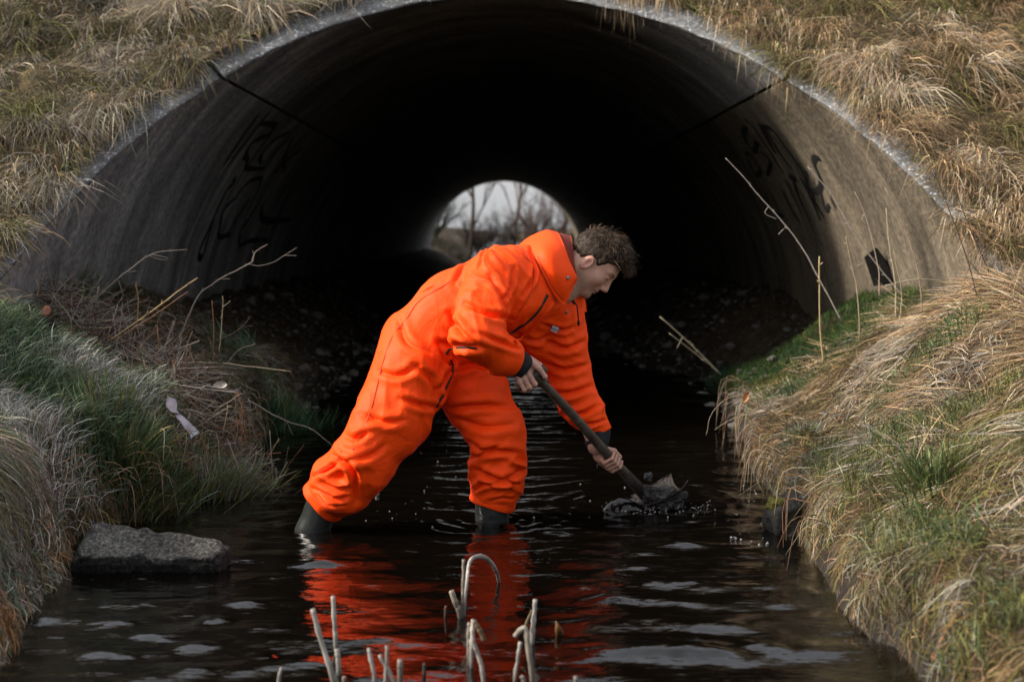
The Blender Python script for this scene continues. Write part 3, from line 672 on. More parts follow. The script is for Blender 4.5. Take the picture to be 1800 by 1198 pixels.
# ------------------------------------------------------------------ implicit surfaces for the person
def s_cap(p, a, b, ra, rb):
    a = A(a); ba = A(b) - a; pa = p - a
    h = np.clip((pa @ ba) / (ba @ ba + 1e-12), 0, 1)
    return np.linalg.norm(pa - h[:, None] * ba, axis=1) - (ra + h * (rb - ra))
def s_ell(p, c, r, ax=None):
    q = p - A(c)
    if ax is not None: q = q @ ax                      # columns of ax = axes
    r = A(r)
    k0 = np.linalg.norm(q / r, axis=1); k1 = np.linalg.norm(q / (r * r), axis=1) + 1e-9
    return k0 * (k0 - 1) / k1
def smin(a, b, k):
    h = np.maximum(k - np.abs(a - b), 0) / k
    return np.minimum(a, b) - h * h * k * 0.25
def smax(a, b, k): return -smin(-a, -b, k)
def sdf_mesh(fn, lo, hi, h, margin=1.0):
    """surface nets on a narrow band"""
    lo = A(lo); hi = A(hi); B = 4
    nb = np.ceil((hi - lo) / (h * B)).astype(int) + 1
    H = h * B
    gi = np.stack(np.meshgrid(*[np.arange(k) for k in nb], indexing='ij'), -1).reshape(-1, 3)
    cen = lo + (gi + 0.5) * H - 0.5 * h
    cv = fn(cen).reshape(nb)
    f = np.repeat(np.repeat(np.repeat(cv, B, 0), B, 1), B, 2).astype(np.float32)
    band = np.abs(cv) < H * 1.5 * margin
    bm = np.repeat(np.repeat(np.repeat(band, B, 0), B, 1), B, 2)
    idx = np.argwhere(bm)
    vals = np.empty(len(idx), dtype=np.float32)
    for s in range(0, len(idx), 400000):
        vals[s:s + 400000] = fn(lo + idx[s:s + 400000] * h)
    f[bm] = vals
    ins = f < 0
    n0, n1, n2_ = f.shape
    c = np.zeros((n0 - 1, n1 - 1, n2_ - 1), dtype=np.int8)
    for dx in (0, 1):
        for dy in (0, 1):
            for dz in (0, 1):
                c += ins[dx:n0 - 1 + dx, dy:n1 - 1 + dy, dz:n2_ - 1 + dz]
    act = (c > 0) & (c < 8)
    ci = np.argwhere(act)
    vid = np.full(act.shape, -1, dtype=np.int32); vid[act] = np.arange(len(ci))
    acc = np.zeros((len(ci), 3)); cnt = np.zeros(len(ci))
    corners = [(x, y, z) for x in (0, 1) for y in (0, 1) for z in (0, 1)]
    cv8 = {k: f[ci[:, 0] + k[0], ci[:, 1] + k[1], ci[:, 2] + k[2]] for k in corners}
    for a in corners:
        for ax in range(3):
            if a[ax]: continue
            b = list(a); b[ax] = 1; b = tuple(b)
            fa, fb = cv8[a], cv8[b]
            x = (fa < 0) != (fb < 0)
            t = np.where(x, fa / np.where(x, fa - fb, 1), 0)
            pt = np.tile(A(a), (len(ci), 1)); pt[:, ax] += t
            acc[x] += pt[x]; cnt[x] += 1
    V = lo + (ci + acc / cnt[:, None]) * h
    Q = []
    for ax in range(3):
        o1, o2 = [k for k in range(3) if k != ax]
        sl0 = [slice(None)] * 3; sl1 = [slice(None)] * 3
        sl0[ax] = slice(0, -1); sl1[ax] = slice(1, None)
        cr_ = ins[tuple(sl0)] != ins[tuple(sl1)]
        e = np.argwhere(cr_)
        e = e[(e[:, o1] > 0) & (e[:, o2] > 0) & (e[:, o1] < f.shape[o1] - 1) & (e[:, o2] < f.shape[o2] - 1)]
        flip = ins[e[:, 0], e[:, 1], e[:, 2]]
        def vi(d1, d2):
            q = e.copy(); q[:, o1] -= d1; q[:, o2] -= d2
            return vid[q[:, 0], q[:, 1], q[:, 2]]
        q = np.stack([vi(1, 1), vi(0, 1), vi(0, 0), vi(1, 0)], 1)
        if ax == 1: flip = ~flip
        q[~flip] = q[~flip][:, ::-1]
        Q.append(q[(q >= 0).all(1)])
    return V, np.concatenate(Q)
def vert_normals(V, Q):
    n = np.cross(V[Q[:, 2]] - V[Q[:, 0]], V[Q[:, 3]] - V[Q[:, 1]])
    N_ = np.zeros_like(V)
    for k in range(4): np.add.at(N_, Q[:, k], n)
    return nrm(N_)
def relax(V, Q, it=2, w=0.5):
    for _ in range(it):
        acc = np.zeros_like(V); cnt = np.zeros(len(V))
        for k in range(4):
            a, b = Q[:, k], Q[:, (k + 1) % 4]
            np.add.at(acc, a, V[b]); np.add.at(cnt, a, 1); np.add.at(acc, b, V[a]); np.add.at(cnt, b, 1)
        V = V * (1 - w) + w * acc / np.maximum(cnt, 1)[:, None]
    return V

# ------------------------------------------------------------------ the person
M['orange'] = mat('orange_workwear', noise_cols=[(0.3, (0.90, 0.060, 0.003)), (0.7, (0.98, 0.075, 0.004))], scale=5, rough=0.6, spec=0.16, bump=0.10, bscale=90)
M['skin'] = mat('skin', tint=True, rough=0.5, spec=0.35, bump=0.08, bscale=350)
M['skin'].node_tree.nodes['Principled BSDF'].inputs['Subsurface Weight'].default_value = 0.08
M['skin'].node_tree.nodes['Principled BSDF'].inputs['Subsurface Radius'].default_value = (0.01, 0.004, 0.002)
M['hair'] = mat('brown_hair', tint=True, rough=0.6, spec=0.18)
M['rubber'] = mat('dark_rubber', noise_cols=[(0.3, (0.010, 0.012, 0.012)), (0.7, (0.024, 0.027, 0.026))], scale=14, rough=0.3, spec=0.5, bump=0.05)
M['cuff'] = mat('black_neoprene', noise_cols=[(0.3, (0.008, 0.009, 0.012)), (0.7, (0.02, 0.022, 0.028))], scale=80, rough=0.8, spec=0.2, bump=0.3, bscale=200)
M['lining'] = mat('rust_lining', base=(0.16, 0.022, 0.012), rough=0.8)
M['zip'] = mat('black_zip', base=(0.008, 0.008, 0.009), rough=0.6)
M['stitch'] = mat('dark_orange_seam', base=(0.55, 0.045, 0.006), rough=0.7)
M['patch'] = mat('grey_patch', base=(0.5, 0.52, 0.55), rough=0.6)
M['print_dark'] = mat('dark_print', base=(0.012, 0.014, 0.02), rough=0.6)
M['print_white'] = mat('white_print', base=(0.75, 0.75, 0.75), rough=0.6)
M['metal'] = mat('snap_metal', base=(0.25, 0.25, 0.26), rough=0.35, metallic=0.9)
M['gold'] = mat('gold_ring', base=(0.85, 0.6, 0.28), rough=0.25, metallic=1.0)

# crumpled weave: ridged relief on top of the modelled folds
def crumple(m, scale, strength, dist):
    N = m.node_tree.nodes; L = m.node_tree.links; b = N['Principled BSDF']
    old = b.inputs['Normal'].links[0].from_node if b.inputs['Normal'].links else None
    g = N.new('ShaderNodeNewGeometry'); mp = N.new('ShaderNodeMapping'); mp.inputs['Rotation'].default_value = (0.3, 0.5, 0.2); mp.inputs['Scale'].default_value = (1.0, 0.8, 1.7)
    L.new(g.outputs['Position'], mp.inputs[0])
    n = N.new('ShaderNodeTexNoise'); n.noise_type = 'RIDGED_MULTIFRACTAL'; n.inputs['Scale'].default_value = scale; n.inputs['Detail'].default_value = 2.0; n.inputs['Roughness'].default_value = 0.5; n.inputs['Distortion'].default_value = 0.5
    L.new(mp.outputs[0], n.inputs['Vector'])
    bp = N.new('ShaderNodeBump'); bp.inputs['Strength'].default_value = strength; bp.inputs['Distance'].default_value = dist
    L.new(n.outputs['Fac'], bp.inputs['Height'])
    if old is not None: L.new(old.outputs[0], bp.inputs['Normal'])
    L.new(bp.outputs[0], b.inputs['Normal'])
crumple(M['orange'], 5.0, 0.75, 0.014)

def W(px, py, y): return A(P(px, py, y))
# shovel first: the hands follow it
T_BAR = W(934, 664, 4.97)                       # centre of the T grip
BAR = nrm(A((0.80, 0.16, 0.55))[None])[0]
SH_END = W(1132, 868, 5.44)
SH_TOP = T_BAR + BAR * 0.017
SAX = nrm((SH_END - SH_TOP)[None])[0]

# suit: joints from the photograph
pelvis = W(742, 606, 5.17); waist = W(812, 548, 5.16); chest = W(893, 512, 5.15); upper = W(948, 488, 5.19)
shR = W(868, 486, 5.02); elR = W(842, 590, 4.87); faR = W(884, 622, 4.92); wrR = W(905, 632, 4.945)
shL = W(982, 552, 5.30); elL = W(1001, 668, 5.33); faL = W(1030, 722, 5.325); wrL = W(1054, 762, 5.315)
hipR = W(728, 645, 5.10); thR = W(688, 740, 5.04); knR = W(640, 812, 5.0); caR = W(594, 856, 5.02); hemR = W(573, 875, 5.035); anR = W(522, 985, 5.06)
hipL = W(800, 640, 5.24); thL = W(836, 694, 5.22); knL = W(869, 757, 5.19); caL = W(878, 815, 5.2); shinL = W(874, 852, 5.205); hemL = W(866, 877, 5.21); anL = W(862, 985, 5.22)
def wrinkle(p):
    q = p * A((1, 1, 1))
    w1 = vnoise(q * 7 + 3, 70); w2 = vnoise(q * 7 + 31, 71)
    a = np.stack([q[:, 0] * 9 + q[:, 2] * 5 + w1 * 0.9, q[:, 1] * 6 + w2 * 0.7, q[:, 2] * 15 - q[:, 0] * 6 + w1 * 0.8], 1)
    r1 = 1 - np.abs(vnoise(a, 72)) * 2
    b = np.stack([q[:, 0] * 22 - q[:, 2] * 9 + w2 * 1.2, q[:, 1] * 11, q[:, 2] * 30 + q[:, 0] * 10 + w1], 1)
    r2 = 1 - np.abs(vnoise(b, 73)) * 2
    return 0.0075 * r1 + 0.0035 * r2
def suit_sdf(p):
    d = s_cap(p, pelvis, waist, 0.158, 0.148)
    d = smin(d, s_cap(p, waist, chest, 0.148, 0.150), 0.06)
    d = smin(d, s_cap(p, chest, upper, 0.145, 0.10), 0.06)
    d = smin(d, s_cap(p, shR * 0.75 + upper * 0.25, shL * 0.8 + chest * 0.2, 0.10, 0.105), 0.06)
    d = smin(d, s_cap(p, W(918, 556, 5.25), W(962, 628, 5.35), 0.105, 0.082), 0.05)
    # right arm
    arm = s_cap(p, shR, (shR + elR) / 2 + A((-0.012, 0, 0)), 0.098, 0.092)
    arm = smin(arm, s_cap(p, (shR + elR) / 2 + A((-0.012, 0, 0)), elR, 0.092, 0.082), 0.03)
    arm = smin(arm, s_cap(p, elR, faR, 0.082, 0.068), 0.03)
    arm = smin(arm, s_cap(p, faR, wrR, 0.067, 0.053), 0.02)
    u = nrm((wrR - faR)[None])[0]; arm = smax(arm, (p - wrR) @ u - 0.002, 0.006)
    d = smin(d, arm, 0.022)
    arm = s_cap(p, shL, elL, 0.098, 0.080)
    arm = smin(arm, s_cap(p, elL, faL, 0.079, 0.070), 0.03)
    arm = smin(arm, s_cap(p, faL, wrL, 0.069, 0.05), 0.02)
    u = nrm((wrL - faL)[None])[0]; arm = smax(arm, (p - wrL) @ u - 0.002, 0.006)
    d = smin(d, arm, 0.025)
    leg = s_cap(p, hipR, thR, 0.150, 0.130)
    leg = smin(leg, s_cap(p, thR, knR, 0.130, 0.111), 0.04)
    leg = smin(leg, s_cap(p, knR, caR, 0.111, 0.104), 0.03)
    leg = smin(leg, s_cap(p, caR, hemR, 0.104, 0.080), 0.03)
    u = nrm((hemR - caR)[None])[0]; leg = smax(leg, (p - hemR) @ u - 0.012, 0.003)
    d = smin(d, leg, 0.03)
    leg = s_cap(p, hipL, thL, 0.140, 0.128)
    leg = smin(leg, s_cap(p, thL, knL, 0.128, 0.112), 0.04)
    leg = smin(leg, s_cap(p, knL, caL, 0.112, 0.104), 0.03)
    leg = smin(leg, s_cap(p, caL, shinL, 0.104, 0.09), 0.025)
    leg = smin(leg, s_cap(p, shinL, hemL, 0.088, 0.079), 0.025)
    u = nrm((hemL - shinL)[None])[0]; leg = smax(leg, (p - hemL) @ u - 0.006, 0.003)
    d = smin(d, leg, 0.022)
    return d
def suit_full(p): 
    d = suit_sdf(p)
    return d - 0.010 * np.where(np.abs(d) < 0.06, vnoise(p * 7.5 + 3, 70), 0)
allj = np.array([pelvis, waist, chest, upper, shR, elR, wrR, shL, elL, wrL, hipR, knR, hemR, hipL, knL, hemL])
V, Q = sdf_mesh(suit_full, allj.min(0) - 0.21, allj.max(0) + 0.21, 0.0046)
V = relax(V, Q, 2, 0.5)
# folds laid along lines read off the photograph: crease depth (+ ridge), width
FOLDS = [([(861, 481), (882, 525), (888, 562)], -0.011, 0.012), ([(790, 549), (810, 583), (842, 607)], -0.012, 0.012), ([(834, 583), (882, 602), (924, 617)], -0.009, 0.010),
         ([(815, 532), (858, 552), (900, 562)], -0.012, 0.012), ([(905, 470), (897, 510), (880, 530)], -0.008, 0.010), ([(930, 440), (938, 480), (920, 520)], -0.010, 0.009),
         ([(771, 602), (810, 607), (850, 612)], -0.014, 0.014), ([(772, 604), (780, 630), (795, 655), (772, 705)], -0.010, 0.012), ([(800, 650), (830, 640), (862, 648)], -0.012, 0.014),
         ([(765, 690), (790, 650), (798, 620)], -0.010, 0.012), ([(700, 560), (715, 600), (755, 620)], -0.008, 0.014), ([(726, 640), (757, 665), (770, 700)], -0.010, 0.013),
         ([(660, 650), (700, 660), (740, 640)], -0.007, 0.013), ([(704, 700), (740, 712), (770, 716)], -0.010, 0.012), ([(632, 728), (680, 742), (712, 738)], -0.008, 0.013),
         ([(594, 752), (622, 772), (650, 760)], -0.010, 0.014), ([(587, 800), (620, 826), (627, 880)], -0.016, 0.012), ([(608, 812), (650, 800), (680, 780)], -0.008, 0.012),
         ([(540, 842), (580, 822), (600, 812)], -0.008, 0.010), ([(545, 856), (590, 876), (612, 872)], -0.010, 0.009), ([(556, 868), (580, 884), (605, 886)], -0.008, 0.007), ([(560, 836), (590, 852), (612, 850)], 0.008, 0.012),
         ([(790, 718), (848, 713), (914, 716)], -0.010, 0.013), ([(800, 735), (850, 750), (905, 745)], -0.008, 0.014), ([(810, 770), (850, 790), (880, 780)], -0.008, 0.013), ([(829, 806), (870, 792), (915, 797)], -0.011, 0.012),
         ([(838, 826), (878, 842), (918, 832)], -0.014, 0.012), ([(860, 850), (890, 846), (912, 852)], -0.010, 0.009), ([(832, 866), (850, 850), (862, 852)], -0.008, 0.009), ([(850, 884), (880, 876), (902, 878)], -0.006, 0.007), ([(900, 812), (930, 822), (938, 826)], 0.012, 0.012),
         ([(960, 600), (995, 612), (1028, 600)], -0.010, 0.012), ([(955, 640), (995, 650), (1034, 640)], -0.009, 0.012), ([(968, 690), (1005, 690), (1042, 678)], -0.011, 0.012), ([(985, 726), (1020, 728), (1052, 712)], -0.010, 0.010), ([(1010, 752), (1035, 745), (1066, 738)], -0.008, 0.008), ([(950, 570), (985, 580), (1010, 575)], -0.007, 0.010),
         ([(905, 585), (940, 598), (965, 590)], -0.010, 0.012), ([(690, 540), (730, 520), (770, 500)], -0.005, 0.008), ([(840, 470), (850, 440), (880, 432)], -0.006, 0.009), ([(800, 500), (812, 470), (838, 448)], -0.008, 0.012)]
bvh = BVHTree.FromPolygons([tuple(v) for v in V], [tuple(q) for q in Q])
CAM = Vector((0, 0, CAM_H))
def on_suit(px, py, lift=0.0):
    d = ray(px, py).normalized()
    hit = bvh.ray_cast(CAM, d)
    if hit[0] is None: return None, None
    n = hit[1]
    if n.dot(d) > 0: n = -n
    return A(hit[0] + n * lift), A(n)
VN = vert_normals(V, Q)
disp = np.zeros(len(V))
# cloth folds: sharp ridges running across compressed sleeves and trouser legs, slanting on thighs, lengthwise on the torso
SEGS = [(pelvis, waist, 6, 12, 0.006), (waist, upper, 5, 13, 0.006), (shR, elR, 15, 7, 0.008), (elR, wrR, 14, 6, 0.008), (shL, elL, 11, 7, 0.0062), (elL, wrL, 14, 6, 0.0075),
        (hipR, knR, 8, 9, 0.007), (knR, hemR, 12, 7, 0.010), (hipL, knL, 10, 7, 0.008), (knL, hemL, 13, 6, 0.010)]
def worley2(p, seed):
    i = np.floor(p).astype(np.int64); best = np.full(len(p), 9.0)
    for dx in (-1, 0, 1):
        for dy in (-1, 0, 1):
            for dz in (-1, 0, 1):
                a, b, c = i[:, 0] + dx, i[:, 1] + dy, i[:, 2] + dz
                q = np.stack([a + _hash(a, b, c, seed), b + _hash(a, b, c, seed + 1), c + _hash(a, b, c, seed + 2)], 1)
                best = np.minimum(best, ((q - p) ** 2).sum(1))
    return best
tot = np.zeros(len(V)); wsum = np.zeros(len(V)) + 1e-9
w1 = vnoise(V * 6 + 3, 70); w2 = vnoise(V * 6 + 31, 71); msk = 0.55 + 0.6 * vnoise(V * 5 + 11, 74)
for si, (a_, b_, fa, fp, amp_) in enumerate(SEGS):
    ba = b_ - a_; ln = np.linalg.norm(ba); ba = ba / ln; pa = V - a_; hh = pa @ ba
    pr_ = pa - hh[:, None] * ba; dd_ = np.sqrt((pr_ ** 2).sum(1) + np.maximum(np.maximum(-hh, hh - ln), 0) ** 2)
    wt = np.exp(-dd_ / 0.035)
    e1 = nrm(np.cross(ba, A((0.1, 1, 0.2)))[None])[0]; e2 = np.cross(ba, e1)
    c1 = pr_ @ e1; c2 = pr_ @ e2
    sl_ = 0.75 * (1 if si % 2 else -1)
    cc = np.stack([(hh + sl_ * c1 * 1.25 + 0.35 * c2) * fa + w1 * 0.8, c1 * fp + w2 * 0.5 + si * 7, c2 * fp + w1 * 0.5], 1)
    r1 = 1 - 2.2 * np.abs(vnoise(cc, 75 + si)); cc2 = cc * 2.1 + 5; r2 = 1 - 2.2 * np.abs(vnoise(cc2, 95 + si))
    wv = np.full(len(V), 0.3); use = wt > 0.004
    wv[use] = worley2(cc[use] * A((0.66, 0.62, 0.62)) + 0.35 * np.stack([w1, w2, w1], 1)[use] + si * 3.3, 300 + si * 5) + 0.35 * worley2(cc[use] * A((1.5, 1.3, 1.3)) + si, 400 + si * 5)
    tot += wt * amp_ * (0.15 * np.maximum(r1, -0.6) + 4.2 * np.minimum(wv - 0.42, 0.75)) * np.clip(msk + 0.15, 0.25, 1.1); wsum += wt
disp += tot / wsum
hemfade = np.ones(len(V))
for (h_, c_, e_, rr_) in ((hemR, caR, 0.012, 0.17), (hemL, shinL, 0.006, 0.17), (wrR, faR, 0.002, 0.1), (wrL, faL, 0.002, 0.1)):
    u = nrm((h_ - c_)[None])[0]; t_ = e_ - (V - h_) @ u; nr_ = np.linalg.norm(V - h_, axis=1) < rr_
    hemfade = np.where(nr_, np.minimum(hemfade, sstep((t_ - 0.004) / 0.045)), hemfade)
for pts, amp, w in FOLDS:
    sp = smooth_path([A((a, b, 0)) for a, b in pts], 10)
    pr = [on_suit(q[0], q[1])[0] for q in sp]; pr = [q for q in pr if q is not None]
    if len(pr) < 2: continue
    pr = np.array(pr)
    near = np.where((np.abs(V - pr.mean(0)) < 0.16).all(1))[0]
    best = np.full(len(near), 9.0); bt = np.zeros(len(near))
    for i in range(len(pr) - 1):
        ba = pr[i + 1] - pr[i]; pa = V[near] - pr[i]
        h = np.clip(pa @ ba / (ba @ ba + 1e-12), 0, 1); dd = np.linalg.norm(pa - h[:, None] * ba, axis=1)
        u = dd < best; best[u] = dd[u]; bt[u] = ((i + h) / (len(pr) - 1))[u]
    fade = np.sin(np.pi * np.clip(bt * 0.86 + 0.07, 0, 1))
    disp[near] += fade * 1.35 * amp * (np.exp(-(best / (0.62 * w)) ** 2) * 1.15 - 0.7 * np.exp(-((best - 1.8 * w) / (1.1 * w)) ** 2))
V = V + VN * (disp * hemfade)[:, None]
bvh = BVHTree.FromPolygons([tuple(v) for v in V], [tuple(q) for q in Q])
SUIT_V, SUIT_Q = V, Q

# body: head, neck, shoulders, arms and gripping hands as one skin
HS = 0.96
HF = nrm(A((0.62, -0.17, -0.775))[None])[0]; HU = A((0.78, 0.0, 0.62)); HU = HU - HF * (HU @ HF); HU /= np.linalg.norm(HU)
HL = np.cross(HU, HF)                            # towards the person's left (away from the camera)
HO = W(1046, 462, 5.22)
def hl(p): 
    q = (p - HO) / HS
    return np.stack([q @ HF, q @ HL, q @ HU], 1)
def head_world(f, s, u): return HO + HS * (f * HF + s * HL + u * HU)
nb0 = W(985, 505, 5.205)
def head_sdf(p):
    q = hl(p); qs = q.copy(); qs[:, 1] = np.abs(q[:, 1])
    d = s_ell(q, (-0.012, 0, 0.035), (0.098, 0.076, 0.086))
    d = smin(d, s_ell(q, (0.032, 0, -0.032), (0.056, 0.058, 0.078)), 0.03)
    d = smin(d, s_cap(qs, (-0.005, 0.050, -0.058), (0.058, 0.014, -0.100), 0.020, 0.018), 0.03)
    d = smin(d, s_ell(q, (0.068, 0, -0.101), (0.020, 0.024, 0.018)), 0.02)
    d = smin(d, s_ell(q, (0.070, 0, 0.022), (0.019, 0.048, 0.012)), 0.02)
    d = smin(d, s_ell(qs, (0.052, 0.036, -0.028), (0.026, 0.022, 0.022)), 0.02)
    d = smax(d, -s_ell(qs, (0.094, 0.031, 0.000), (0.018, 0.018, 0.012)), 0.012)
    d = smin(d, s_ell(qs, (0.0725, 0.030, -0.001), (0.0130, 0.0145, 0.0115)), 0.006)
    d = smin(d, s_cap(q, (0.084, 0, 0.012), (0.106, 0, -0.034), 0.0075, 0.0105), 0.012)
    d = smin(d, s_ell(qs, (0.095, 0.011, -0.040), (0.011, 0.008, 0.008)), 0.008)
    d = smin(d, s_ell(q, (0.080, 0, -0.058), (0.012, 0.022, 0.010)), 0.012)
    d = smin(d, s_ell(q, (0.0845, 0, -0.0625), (0.010, 0.021, 0.0050)), 0.005)
    d = smin(d, s_ell(q, (0.0825, 0, -0.0745), (0.010, 0.018, 0.0055)), 0.005)
    # ears
    ea = s_ell(qs, (-0.012, 0.079, -0.024), (0.020, 0.0085, 0.032))
    ea = smax(ea, -s_ell(qs, (-0.004, 0.090, -0.022), (0.012, 0.011, 0.021)), 0.004)
    d = smin(d, ea, 0.008)
    return d * HS
palmR_n = nrm(np.cross(BAR, A((0.56, -0.10, -0.80)))[None])[0]
HDR = nrm((A((0.56, -0.10, -0.80)) - BAR * (A((0.56, -0.10, -0.80)) @ BAR))[None])[0]
NMR = np.cross(HDR, BAR); NMR = NMR if NMR[1] < 0 else -NMR      # back of the hand, towards the camera
wristR = T_BAR - HDR * 0.088 + NMR * 0.012 + BAR * -0.002
FR = [(0.040, 1.0), (-0.004, 1.05), (-0.026, 1.0), (-0.046, 0.86)]
def handR_sdf(p):
    d = None
    for off, s in FR:
        k = T_BAR + BAR * off * 0.97 - HDR * 0.012 + NMR * 0.027
        p1 = T_BAR + BAR * off + HDR * 0.024 * s + NMR * 0.020
        p2 = T_BAR + BAR * off + HDR * 0.027 * s - NMR * 0.012
        p3 = T_BAR + BAR * off + HDR * 0.002 - NMR * 0.026
        f = s_cap(p, k, p1, 0.0098 * s, 0.0088 * s)
        f = smin(f, s_cap(p, p1, p2, 0.0090 * s, 0.0082 * s), 0.004); f = smin(f, s_cap(p, p2, p3, 0.008 * s, 0.0072 * s), 0.004)
        mc = s_cap(p, wristR + BAR * off * 0.45, k, 0.019, 0.0105 * s)
        d = smin(f, mc, 0.006) if d is None else np.minimum(d, smin(f, mc, 0.006))
    pal = s_ell(p, T_BAR - HDR * 0.046 + NMR * 0.010 - BAR * 0.002, (0.040, 0.040, 0.018), np.stack([HDR, BAR, NMR], 1))
    d = smin(d, pal, 0.010)
    tb = T_BAR - HDR * 0.055 + BAR * 0.034; t1 = T_BAR - HDR * 0.020 + BAR * 0.050 - NMR * 0.012; t2 = T_BAR + HDR * 0.008 + BAR * 0.034 - NMR * 0.028
    th_ = smin(s_cap(p, tb, t1, 0.014, 0.0115), s_cap(p, t1, t2, 0.011, 0.009), 0.006)
    return smin(d, th_, 0.010)
LC = SH_TOP + SAX * ((W(1076, 797, 5.31) - SH_TOP) @ SAX)      # where the left hand holds the shaft
QV = nrm((A((-0.75, 0.05, -0.62)) - SAX * (A((-0.75, 0.05, -0.62)) @ SAX))[None])[0]
YV = np.cross(SAX, QV); YV = YV if YV[1] > 0 else -YV
wristL = LC - SAX * 0.075 + QV * 0.020 + YV * 0.028
FL = [(0.031, 0.95), (0.011, 1.05), (-0.010, 1.0), (-0.029, 0.86)]
def handL_sdf(p):
    d = None
    for off, s in FL:
        k = LC + SAX * (off + 0.002) + QV * 0.036 + YV * 0.012
        p1 = LC + SAX * off + QV * 0.027 - YV * 0.020
        p2 = LC + SAX * off - QV * 0.004 - YV * 0.029
        p3 = LC + SAX * (off - 0.002) - QV * 0.022 - YV * 0.014
        f = s_cap(p, k, p1, 0.0098 * s, 0.0088 * s)
        f = smin(f, s_cap(p, p1, p2, 0.0088 * s, 0.0082 * s), 0.004); f = smin(f, s_cap(p, p2, p3, 0.0080 * s, 0.0072 * s), 0.004)
        mc = s_cap(p, wristL + SAX * off * 0.4, k, 0.019, 0.0105 * s)
        d = smin(f, mc, 0.006) if d is None else np.minimum(d, smin(f, mc, 0.006))
    pal = s_cap(p, LC - SAX * 0.035 + QV * 0.030 + YV * 0.020, LC + QV * 0.030 + YV * 0.016, 0.022, 0.019)
    d = smin(d, pal, 0.012)
    tb = LC - SAX * 0.040 + YV * 0.034 + QV * 0.004; t1 = LC + SAX * 0.000 + YV * 0.026 - QV * 0.022; t2 = LC + SAX * 0.030 + YV * 0.012 - QV * 0.026
    th_ = smin(s_cap(p, tb, t1, 0.0145, 0.012), s_cap(p, t1, t2, 0.0115, 0.009), 0.006)
    return smin(d, th_, 0.010)
def body_sdf(p):
    d = head_sdf(p)
    nt_ = head_world(-0.030, 0, -0.055)
    d = smin(d, s_cap(p, nt_, nb0, 0.056, 0.062), 0.03)
    d = smin(d, s_cap(p, nb0, upper * 0.7 + chest * 0.3, 0.06, 0.085), 0.03)
    d = smin(d, s_cap(p, upper * 0.5 + chest * 0.5, shR, 0.07, 0.05), 0.03); d = smin(d, s_cap(p, upper * 0.5 + chest * 0.5, shL, 0.07, 0.05), 0.03)
    for s, e, f, w_, hs in ((shR, elR, faR, wristR, handR_sdf), (shL, elL, faL, wristL, handL_sdf)):
        a = smin(s_cap(p, s, e, 0.05, 0.042), s_cap(p, e, f, 0.042, 0.038), 0.02)
        a = smin(a, s_cap(p, f, w_, 0.038, 0.0265), 0.02)
        d = smin(d, a, 0.02)
        d = smin(d, hs(p), 0.012)
    return d
bj = np.array([shR, elR, wristR, shL, elL, wristL, LC, T_BAR, nb0, HO, chest])
BV, BQ = sdf_mesh(body_sdf, bj.min(0) - A((0.11, 0.11, 0.1)), bj.max(0) + A((0.16, 0.12, 0.16)), 0.0034)
# skin colour: stubble on jaw, pink ear, lips, nose, brow and lashes, cold knuckles
q = hl(BV); near_head = np.linalg.norm(q, axis=1) < 0.17
col = np.tile(A((0.47, 0.27, 0.195)), (len(BV), 1))
def blend(mask, c):
    global col
    mask = np.clip(mask, 0, 1)[:, None]; col = col * (1 - mask) + A(c) * mask
gs = lambda c, r: np.exp(-np.sum(((np.stack([q[:, 0], np.abs(q[:, 1]), q[:, 2]], 1) - A(c)) / A(r)) ** 2, 1)) * near_head
spk = 0.65 + 0.5 * vnoise(BV * 420, 81)
blend(0.75 * spk * near_head * sstep((-0.045 - q[:, 2]) / 0.03) * sstep((q[:, 0] + 0.03) / 0.03), (0.20, 0.13, 0.095))
blend(0.55 * spk * gs((0.086, 0, -0.052), (0.014, 0.03, 0.006)), (0.2, 0.12, 0.09))
blend(0.8 * gs((-0.010, 0.085, -0.024), (0.022, 0.012, 0.034)), (0.55, 0.26, 0.21))
blend(0.8 * gs((0.092, 0, -0.066), (0.012, 0.020, 0.008)), (0.42, 0.185, 0.155))
blend(0.45 * gs((0.106, 0, -0.036), (0.014, 0.016, 0.014)), (0.5, 0.25, 0.2))
blend(0.95 * gs((0.083, 0.030, 0.022), (0.012, 0.020, 0.0042)), (0.07, 0.042, 0.026))
blend(0.95 * gs((0.083, 0.031, -0.006), (0.009, 0.015, 0.0026)), (0.03, 0.02, 0.015))
for Hc in (T_BAR, LC):
    dist = np.linalg.norm(BV - Hc, axis=1)
    blend(0.45 * (dist < 0.12) * (0.5 + 0.5 * vnoise(BV * 60, 83)), (0.5, 0.25, 0.22))
person = obj('person', BV, BQ, M['skin'], origin=(float(pelvis[0]), 5.15, 0.0), col=col)
tag(person, 'person in orange coveralls bending forward in the stream to dig with a shovel', 'person')
suit = obj('coveralls', SUIT_V, SUIT_Q, M['orange'], parent=person)
suit['label'] = 'loose bright orange coveralls with zip and collar'

